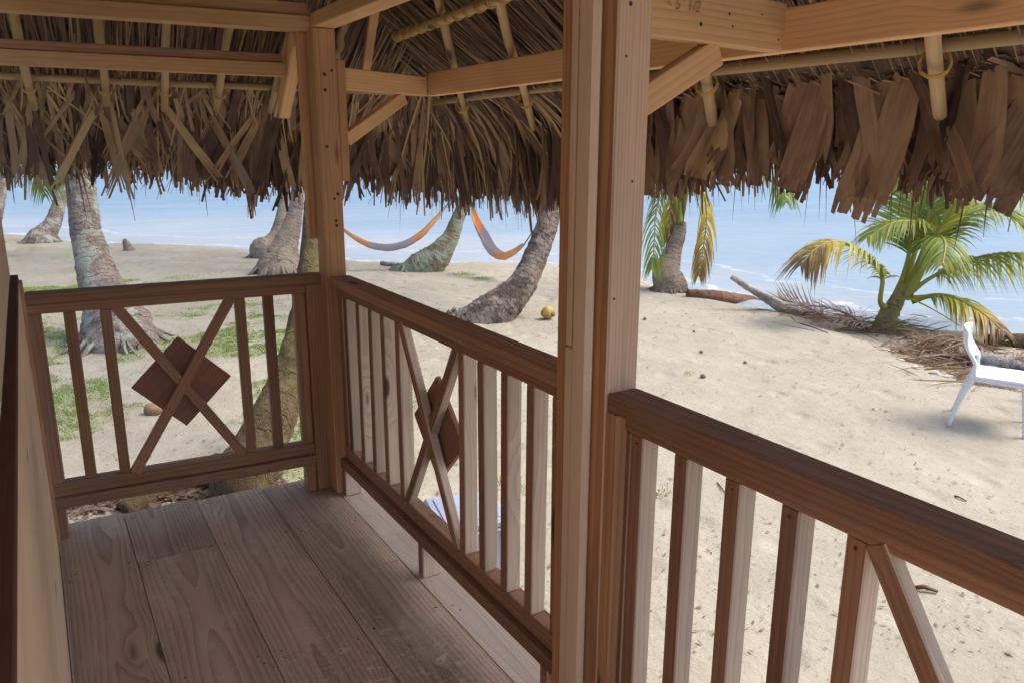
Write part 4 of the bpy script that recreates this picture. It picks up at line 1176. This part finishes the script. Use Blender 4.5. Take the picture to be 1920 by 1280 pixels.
log("fallen_log", [(1288, 556, 17, 0), (1340, 562, 22, 0), (1400, 570, 21, 0), (1450, 577, 15, 0)], M_LOGR, "reddish brown log lying at the water edge below the short palm")
dA = depth_of(on_ground(1478, 588))
dw = thing("driftwood_branch", tuple(on_ground(1465, 586)), "bleached driftwood branch pointing up to the left over the sand", "driftwood")
trunk_obj("branch", dw, [(deep(1372, 519, dA), .042), (deep(1400, 537, dA), .052), (deep(1430, 556, dA), .055), (deep(1462, 578, dA), .06), (deep(1492, 592, dA), .07)], M_DRIFT, 0, 10, .06, 22)
trunk_obj("branch", dw, [(deep(1425, 549, dA - .1), .03), (deep(1460, 566, dA - .1), .035), (deep(1500, 586, dA - .1), .04)], M_DRIFT, 0, 8, .06, 14)
log("grey_log", [(1800, 672, 34, 0), (1850, 690, 46, 0), (1900, 704, 48, 0), (1990, 722, 46, 0)], M_LOGG, "big grey weathered log behind the white chair", .35)
log("brown_log", [(1850, 645, 24, 0), (1900, 648, 30, 0), (1980, 655, 32, 0)], B_GOLD, "brown log at the water line behind the grey log", .5)
log("beach_log", [(716, 497, 9, 0), (738, 500, 9, 0), (765, 504, 6, 0)], M_LOGG, "small log at the shore below the left hammock", .8)
stp = on_ground(240, 470)
sr = thing("tree_stump", tuple(stp), "small broken stump standing on the shore to the left", "stump")
trunk_obj("stump_wood", sr, [(stp + Vector((.05, 0, -.1)), .13), (stp + Vector((0, 0, .1)), .10), (stp + Vector((-.05, 0, .26)), .035)], B_PINK, 0, 9, .12, 12)

def dead_frond(pix, dep_off, label, seed, **kw):
    p0 = on_ground(*pix[0]); 
    pts = []
    for i, (px, py) in enumerate(pix):
        d = depth_of(p0) + dep_off * i / (len(pix) - 1); pts.append(deep(px, py, d))
    root = thing("dead_frond", (pts[1].x, pts[1].y, gz(pts[1].x, pts[1].y)), label, "dead frond", "dead palm fronds lying on the sand")
    me = frond_mesh([tuple(p) for p in pts], seed=seed, **kw); me.materials.append(M_DRY); mesh_obj("blade", me, None, root)
dead_frond([(1625, 618), (1590, 590), (1540, 575), (1470, 574)], .3, "dead brown frond between the driftwood branch and the young palm", 5, leaflet=.5, n=34, tint0=.3, tint1=.5, droop=.25, start=.15, width=.02)
dead_frond([(1600, 608), (1560, 596), (1500, 590), (1445, 590)], .1, "dry frond with bare stalk under the driftwood branch", 6, leaflet=.45, n=30, tint0=.4, tint1=.6, droop=.3, start=.2, width=.018)
dead_frond([(1570, 606), (1540, 590), (1500, 570), (1462, 562)], .5, "split dry frond leaning on the driftwood branch", 7, leaflet=.5, n=26, tint0=.2, tint1=.3, droop=-.2, start=.3, width=.018)
dead_frond([(1860, 668), (1820, 645), (1770, 655), (1735, 680)], -.3, "dark dead frond heaped behind the white chair back", 8, leaflet=.5, n=34, tint0=.05, tint1=.2, droop=.5, start=.1, width=.022)
dead_frond([(1840, 672), (1800, 640), (1760, 640), (1720, 668)], .2, "tangled brown frond beside the white chair back", 9, leaflet=.42, n=34, tint0=.1, tint1=.3, droop=.4, start=.1, width=.02)
dead_frond([(1900, 716), (1870, 690), (1840, 690), (1810, 712)], -.4, "dry frond draped at the foot of the grey log", 10, leaflet=.4, n=26, tint0=.25, tint1=.45, droop=.7, start=.1, width=.02)

for k, (pp, lb, tn) in enumerate([
    ([(1640, 622), (1610, 606), (1570, 600), (1530, 606)], "short dry frond against the left foot of the young palm", .45),
    ([(1560, 604), (1520, 592), (1480, 580), (1430, 560)], "long dry frond stalk lying along the driftwood branch", .6),
    ([(1690, 660), (1730, 640), (1780, 628), (1830, 640)], "brown dead frond trailing right from the young palm", .2),
    ([(1700, 676), (1740, 668), (1790, 664), (1840, 676)], "flat dead frond on the bank left of the white chair", .15),
    ([(1850, 700), (1890, 676), (1930, 668), (1980, 680)], "dry frond lying across the grey log", .35)]):
    dead_frond(pp, random.uniform(-.5, .5), lb, 40 + k, leaflet=.42, n=30, tint0=tn, tint1=tn + .15, droop=.35, start=.15, width=.02)
# pale stones on the lower beach
m_st, nt, bs = new_mat("beach_stone"); b = NB(nt)
P = b.n("TexCoord").outputs["Object"]; r_ = b.n("ObjectInfo").outputs["Random"]
c_ = b.mix(b.noise(P, 9, 4, .6), (0.55, 0.46, 0.40), (0.34, 0.26, 0.21)); b.l(b.mix(b.math('MULTIPLY', r_, .5), c_, (0.62, 0.58, 0.56)), bs.inputs["Base Color"]); bs.inputs["Roughness"].default_value = .85
def blob(name, r, seed, sq=(1, 1, .6), amp=.2, seg=14):
    rg = np.random.default_rng(seed); V = []; n1, n2 = seg, seg // 2 + 2
    ph = rg.uniform(0, 6.28, 6)
    for i in range(n2):
        th_ = math.pi * i / (n2 - 1)
        for j in range(n1):
            a = 2 * math.pi * j / n1
            d = np.array([math.sin(th_) * math.cos(a), math.sin(th_) * math.sin(a), math.cos(th_)])
            k = 1 + amp * (math.sin(2.3 * d[0] + ph[0]) * math.sin(2.9 * d[1] + ph[1]) + .5 * math.sin(4.1 * d[2] + 3 * d[0] + ph[2]))
            V.append(d * r * k * np.array(sq))
    F = [(i * n1 + j, (i + 1) * n1 + j, (i + 1) * n1 + (j + 1) % n1, i * n1 + (j + 1) % n1) for i in range(n2 - 1) for j in range(n1)]
    return np_mesh(name, np.array(V), np.array(F), smooth=True)
stone_px = [(1690, 676, 9, "leftmost pale stone below the young palm"), (1716, 690, 13, "largest pale stone in the row below the young palm"), (1752, 700, 12, "pale stone in front of the dark dead fronds"),
            (1775, 706, 9, "small pale stone left of the white chair back"), (1842, 716, 10, "flat pale stone just right of the white chair back"), (1872, 722, 12, "pale pinkish stone at the foot of the grey log"), (1764, 640, 20, "big whitish stone behind the dead fronds by the young palm")]
for i, (px, py, w, lb) in enumerate(stone_px):
    p = on_ground(px, py); r = w / 2 * depth_of(p) / FOC
    o = mesh_obj("stone", blob("stone", r * 1.3, i, (1.3, .9, .6)), m_st, None, (p.x, p.y, gz(p.x, p.y) + r * .2)); o.rotation_euler.z = i
    tag(o, lb, "stone", "pale stones on the lower beach")
# coconuts
m_co, nt, bs = new_mat("coconut_yellow"); b = NB(nt)
P = b.n("TexCoord").outputs["Object"]
c_ = b.mix(b.mapr(b.noise(P, 14, 4, .6), .4, .65), (0.40, 0.27, 0.045), (0.22, 0.145, 0.035)); b.l(c_, bs.inputs["Base Color"]); bs.inputs["Roughness"].default_value = .6
m_cb, nt, bs = new_mat("coconut_brown"); b = NB(nt)
P = b.n("TexCoord").outputs["Object"]
b.l(b.mix(b.noise(b.vec('MULTIPLY', P, (8, 8, 40)), 1, 4, .6), (0.30, 0.20, 0.125), (0.13, 0.085, 0.05)), bs.inputs["Base Color"]); bs.inputs["Roughness"].default_value = .9
p = on_ground(1027, 598)
o = mesh_obj("coconut", blob("coconut", .092, 3, (1.1, .95, .92), .06, 20), m_co, None, (p.x, p.y, gz(p.x, p.y) + .085)); tag(o, "yellow coconut on the sand beside the banded palm trunk", "coconut")
cap_ = mesh_obj("husk_end", blob("husk_end", .032, 8, (1, .5, 1), .2, 10), m_cb, o, (p.x + .03, p.y - .09, gz(p.x, p.y) + .075))
p = on_ground(288, 776)
o = mesh_obj("coconut", blob("coconut", .062, 4, (1.25, .95, .95), .07, 18), m_cb, None, (p.x, p.y, gz(p.x, p.y) + .045)); tag(o, "brown coconut lying on grass behind the diamond panel", "coconut")
for i, (px, py, w, lb) in enumerate([(1318, 708, 11, "largest brown nut on the open sand"), (1315, 661, 7, "small brown nut behind the largest nut on the sand"), (1397, 681, 7, "small brown nut right of the largest nut"),
                                     (1209, 600, 7, "small dark nut on sand close to the middle post"), (1301, 623, 5, "tiny nut on the sand below the reddish log")]):
    p = on_ground(px, py); r = w / 2 * depth_of(p) / FOC
    o = mesh_obj("fallen_nut", blob("fallen_nut", r, i + 20, (1, 1, .9), .08, 12), m_cb, None, (p.x, p.y, gz(p.x, p.y) + r * .7)); tag(o, lb, "nut", "fallen nuts on the sand")

# ================================================================== STORAGE BOX
m_box, nt, bs = new_mat("grey_plastic"); b = NB(nt)
P = b.n("TexCoord").outputs["Object"]
b.l(b.mix(b.mapr(b.noise(P, 5, 5, .65), .4, .7), (0.33, 0.37, 0.50), (0.27, 0.30, 0.41)), bs.inputs["Base Color"]); bs.inputs["Roughness"].default_value = .5
bxc = Vector((1.755, 3.32, 0))
bt = thing("storage_box", (bxc.x, bxc.y, gz(bxc.x, bxc.y)), "blue grey plastic box with a lid on the sand outside the railing", "box")
ax = Vector((.97, -.22, 0)).normalized(); ay = Vector((.22, .97, 0)).normalized()
zt, zg = -.30, gz(bxc.x, bxc.y)
def bx_board(nm, z0, z1, w, d, par, c): return board(nm, bxc - ax * w / 2 + Vector((0, 0, (z0 + z1) / 2)), bxc + ax * w / 2 + Vector((0, 0, (z0 + z1) / 2)), d, z1 - z0, m_box, par, c=c)
bx_board("body", zg - .02, zt - .045, .335, .335, bt, .012)
ld = bx_board("lid", zt - .0445, zt, .375, .375, bt, .012)
bx_board("lid_rim", zt - .056, zt - .0447, .392, .392, ld, .004)
bx_board("lid_panel", zt + .0005, zt + .006, .29, .29, ld, .003)

# ================================================================== WHITE CHAIR
m_ch, nt, bs = new_mat("white_plastic"); bs.inputs["Base Color"].default_value = (0.68, 0.69, 0.71, 1); bs.inputs["Roughness"].default_value = .35
cb = atz(1779, 800, GROUND)
cg = gz(cb.x, cb.y)
dC = depth_of(cb)
chair = thing("garden_chair", (cb.x, cb.y, cg), "white plastic chair standing on the sand at the right edge", "chair")
fx = Vector((.43, -.90, 0))     # the way the chair faces
fx.normalize(); fy = Vector((-fx.y, fx.x, 0))
S0 = deep(1822, 702, dC + .1); zs = cg + .44
o0 = Vector((S0.x, S0.y, 0))                                                # rear edge of the seat, middle
def cpnt(a, s_, z): return o0 + fx * a + fy * s_ + Vector((0, 0, z))
def sheet(name, grid, thick, mat, parent):
    """grid[i][j] points -> solid curved sheet"""
    n, m = len(grid), len(grid[0])
    A = np.array([[tuple(p) for p in row] for row in grid])
    du = np.gradient(A, axis=0); dv = np.gradient(A, axis=1); N_ = np.cross(du, dv); N_ /= np.linalg.norm(N_, axis=2)[..., None]
    T = (A + N_ * thick / 2).reshape(-1, 3); Bq = (A - N_ * thick / 2).reshape(-1, 3)
    id_ = np.arange(n * m).reshape(n, m)
    q = np.stack([id_[:-1, :-1].ravel(), id_[:-1, 1:].ravel(), id_[1:, 1:].ravel(), id_[1:, :-1].ravel()], 1)
    rg = np.concatenate([id_[0, :], id_[1:, -1], id_[-1, -2::-1], id_[-2:0:-1, 0]])
    sdq = np.stack([rg, np.roll(rg, -1), np.roll(rg, -1) + n * m, rg + n * m], 1)
    me = np_mesh(name, np.vstack([T, Bq]), np.concatenate([q[:, ::-1], q + n * m, sdq]), smooth=True)
    o = mesh_obj(name, me, mat, parent)
    md = o.modifiers.new("es", 'EDGE_SPLIT'); md.split_angle = math.radians(45)
    return o
W2 = .215
seat = [[cpnt(a, s_, zs - .018 * math.sin(math.pi * a / .43) * (1 - (s_ / W2) ** 2) - .03 * max(0, (a - .36) / .07) ** 2 + .01 * abs(s_ / W2) ** 3) for s_ in np.linspace(-W2, W2, 9)] for a in np.linspace(0, .43, 12)]
sheet("seat", seat, .022, m_ch, chair)
apron = [[cpnt(a, s_, zs - .012 - .03 * k) for a, s_ in [(0.015, -W2 + .01), (.40, -W2 + .01), (.40, W2 - .01), (.015, W2 - .01)]] for k in range(3)]
back = [[cpnt(-.012 - .085 * t - .035 * math.sin(math.pi * t) + .035 * (s_ / .2) ** 2, s_ * (1.0 - .07 * abs(t - .5)), zs + .115 + .275 * t + .012 * (1 - (s_ / .2) ** 2)) for s_ in np.linspace(-.2, .2, 9)] for t in np.linspace(0, 1, 9)]
sheet("backrest", back, .016, m_ch, chair)
for sg in (-1, 1):
    up_ = [cpnt(.03, sg * .195, zs - .01), cpnt(.020, sg * .199, zs + .06), cpnt(.016, sg * .197, zs + .13), cpnt(-.054, sg * .2, zs + .2525), cpnt(-.066, sg * .194, zs + .385)]
    me = tube_mesh("back_upright", catmull(up_, 18), np.linspace(.021, .0125, 18), 10); me.materials.append(m_ch); mesh_obj("back_upright", me, None, chair)
    rear = [cpnt(.02, sg * .195, zs - .005), cpnt(-.04, sg * .205, zs - .16), cpnt(-.115, sg * .22, cg - zs * 0 - .01)]
    frnt = [cpnt(.385, sg * .195, zs - .02), cpnt(.41, sg * .202, zs - .2), cpnt(.44, sg * .215, cg - .01)]
    for nm, pth in (("leg", rear), ("leg", frnt)):
        me = tube_mesh(nm, catmull(pth, 12), np.linspace(.024, .0165, 12), 10); me.materials.append(m_ch); mesh_obj(nm, me, None, chair)
    rail_ = [cpnt(.01, sg * .2, zs - .012), cpnt(.2, sg * .205, zs - .016), cpnt(.39, sg * .2, zs - .018)]
    me = tube_mesh("seat_rail", catmull(rail_, 8), [.017] * 8, 8); me.materials.append(m_ch); mesh_obj("seat_rail", me, None, chair)

# ================================================================== GRASS, LITTER
def scatter_grass(N, mask, hlo, hhi, name, label):
    x = RNG.uniform(-3, 9, N); y = RNG.uniform(3.6, 15, N)
    k = mask(x, y); x, y = x[k], y[k]; n = len(x)
    z = ground_z(x, y)
    h = RNG.uniform(hlo, hhi, n); a = RNG.uniform(0, 6.28, n); lean = RNG.uniform(.2, .9, n)
    w = RNG.uniform(.0018, .0042, n)
    D = np.stack([np.cos(a), np.sin(a)], 1)
    Bq = np.stack([x, y, z - .005], 1)
    Sd = np.stack([-D[:, 1], D[:, 0], np.zeros(n)], 1) * w[:, None]
    mid_ = Bq + np.stack([D[:, 0] * h * lean * .3, D[:, 1] * h * lean * .3, h * .6], 1)
    tp_ = Bq + np.stack([D[:, 0] * h * lean, D[:, 1] * h * lean, h * .9], 1)
    V = np.stack([Bq - Sd, Bq + Sd, mid_ + Sd * .8, mid_ - Sd * .8, tp_ + Sd * .15, tp_ - Sd * .15], 1).reshape(-1, 3)
    b0 = np.arange(n) * 6
    F = np.concatenate([np.stack([b0, b0 + 1, b0 + 2, b0 + 3], 1), np.stack([b0 + 3, b0 + 2, b0 + 4, b0 + 5], 1)])
    me = np_mesh(name, V, F, {"tint": np.repeat(np.clip(RNG.normal(.48, .16, n), 0, 1), 6)})
    me.materials.append(M_GRASS)
    o = mesh_obj(name, me, None); tag(o, label, "grass", kind="stuff")
M_GRASS = leafmat("beach_grass", [(0.0, (0.10, 0.17, 0.035)), (0.4, (0.21, 0.31, 0.075)), (0.75, (0.32, 0.38, 0.13)), (1.0, (0.42, 0.37, 0.20))])
def gmask(x, y):
    ds = signed(np.stack([x, y], 1), SH)
    pr = turf_density(x, y) * (.35 + .65 * (vnoise(x, y, 9.0) > .45))
    pr = np.maximum(pr, .0025 * (y - .9 * x > 2.0) * (y < 13))
    return (RNG.random(len(x)) < pr) & (ds > .8)
scatter_grass(2000000, gmask, .008, .028, "grass", "patchy short green grass on the sand beyond the far railing")
def wmask(x, y):
    pr = np.zeros(len(x))
    for (px, py, r) in ((1235, 925, .07), (1290, 700, .05), (1335, 985, .10), (1245, 520, .35), (870, 515, .18), (905, 522, .15), (950, 905, .12), (1330, 930, .14), (1680, 770, .0)):
        if r:
            p = on_ground(px, py); pr = np.maximum(pr, .9 * np.exp(-(((x - p.x) / r) ** 2 + ((y - p.y) / r) ** 2)))
    return RNG.random(len(x)) < pr
def scatter2(N, label):
    pass
xs_, ys_ = [], []
scatter_grass(900000, wmask, .012, .035, "weeds", "small scattered green weeds on the open sand")

# leaf litter: curled dry flakes and twigs
def litter(N, x0, x1, y0, y1, size, name, label, dens=None, tint=(.1, .6)):
    x = RNG.uniform(x0, x1, N); y = RNG.uniform(y0, y1, N)
    P2 = np.stack([x, y], 1)
    k = (signed(P2, SH) > .35) & ~((x > -.4) & (x < 1.3) & (y < 3.6))
    if dens is not None: k &= RNG.random(N) < dens(x, y)
    x, y = x[k], y[k]; n = len(x); z = ground_z(x, y)
    L_ = RNG.uniform(*size, n) * RNG.choice([.6, 1, 1, 1.8], n); w = L_ * RNG.uniform(.12, .5, n); a = RNG.uniform(0, 6.28, n)
    D = np.stack([np.cos(a), np.sin(a), RNG.normal(0, .15, n)], 1); S_ = np.stack([-np.sin(a), np.cos(a), RNG.normal(0, .3, n)], 1)
    C = np.stack([x, y, z + .004 + L_ * .08], 1)
    upv = np.array([0, 0, 1.0])
    V = np.stack([C - D * (L_ / 2)[:, None], C - S_ * (w / 2)[:, None] + upv * (w * .25)[:, None], C + D * (L_ / 2)[:, None] + upv * (L_ * .1)[:, None], C + S_ * (w / 2)[:, None] + upv * (w * .25)[:, None]], 1).reshape(-1, 3)
    b0 = np.arange(n) * 4
    me = np_mesh(name, V, np.stack([b0, b0 + 1, b0 + 2, b0 + 3], 1), {"tint": np.repeat(np.clip(RNG.uniform(*tint, n), 0, 1), 4)})
    me.materials.append(M_DRY)
    o = mesh_obj(name, me, None); tag(o, label, "leaf litter", kind="stuff")
litter(46000, -3, 11, 1.0, 16, (.006, .028), "leaf_litter", "small dry leaf bits scattered over the sand", lambda x, y: .25 + .75 * (vnoise(x, y, 1.7) > .5))
# mulch of bark chips along the root below the far railing
mg = on_ground(340, 925)
litter(26000, -0.6, 1.6, 3.9, 6.2, (.02, .06), "bark_chips", "dark bark chips heaped below the far railing", lambda x, y: np.exp(-((y - (mg.y + .05 - .25 * (x - mg.x))) / .22) ** 2) * (x > -.2) * (x < 1.3), (.0, .45))
def heap(N, px, py, rx, ry, name, label, tint, hh):
    """tangle of sticks and leaflets round a place"""
    c = on_ground(px, py); stp_ = Strips()
    x = c.x + RNG.normal(0, rx, N); y = c.y + RNG.normal(0, ry, N); z = ground_z(x, y) + np.abs(RNG.normal(0, hh, N))
    A = np.stack([x, y, z], 1); a = RNG.uniform(0, 6.28, N)
    D = np.stack([np.cos(a), np.sin(a), RNG.normal(.02, .18, N)], 1)
    stp_.add(A, D, RNG.normal(0, 1, (N, 3)), RNG.uniform(.15, .6, N), RNG.uniform(.006, .022, N), np.clip(RNG.normal(tint, .15, N), 0, 1), RNG.uniform(0, .25, N), 4, RNG.normal(0, .1, N))
    me = stp_.build(name); me.materials.append(M_DRY); o = mesh_obj(name, me, None); tag(o, label, "debris", kind="stuff")
heap(300, 1560, 600, .55, .30, "palm_debris", "tangle of dry palm leaflets between driftwood and the young palm", .4, .04)
heap(300, 1775, 668, .45, .35, "palm_debris", "dark tangle of dead palm leaves behind the white chair", .12, .07)
heap(260, 1655, 622, .22, .2, "palm_debris", "dry leaf bases heaped at the foot of the young palm", .25, .06)
heap(200, 1880, 712, .4, .2, "palm_debris", "dry straw in front of the grey log", .35, .03)
# a few longer twigs
for i, (a, c_, r) in enumerate([((1500, 607), (1552, 625), .007), ((1712, 1105), (1758, 1112), .012), ((1345, 905), (1365, 930), .005), ((1790, 930), (1812, 940), .006), ((1600, 920), (1640, 925), .005), ((1130, 1145), (1160, 1158), .004), ((1105, 652), (1120, 640), .006)]):
    p, q = on_ground(*a), on_ground(*c_)
    me = tube_mesh("twig", [p + Vector((0, 0, r)), p.lerp(q, .5) + Vector((0, .01, r * 2)), q + Vector((0, 0, r))], [r, r * .9, r * .6], 6, .1); me.materials.append(M_DRY)
    tg = mesh_obj("twig", me, None)
    tag(tg, ["thin stick on the sand near the young palm", "curled dry leaf stalk seen below the right railing", "short twig left of the right railing balusters", "short twig on the open sand at the right", "short twig on the sand above the right railing",
             "thin twig at the bottom beside the middle post", "twig on the sand near the yellow coconut"][i], "twig", "twigs on the sand")

for o in bpy.data.objects:
    if "_w" in o.keys(): del o["_w"]
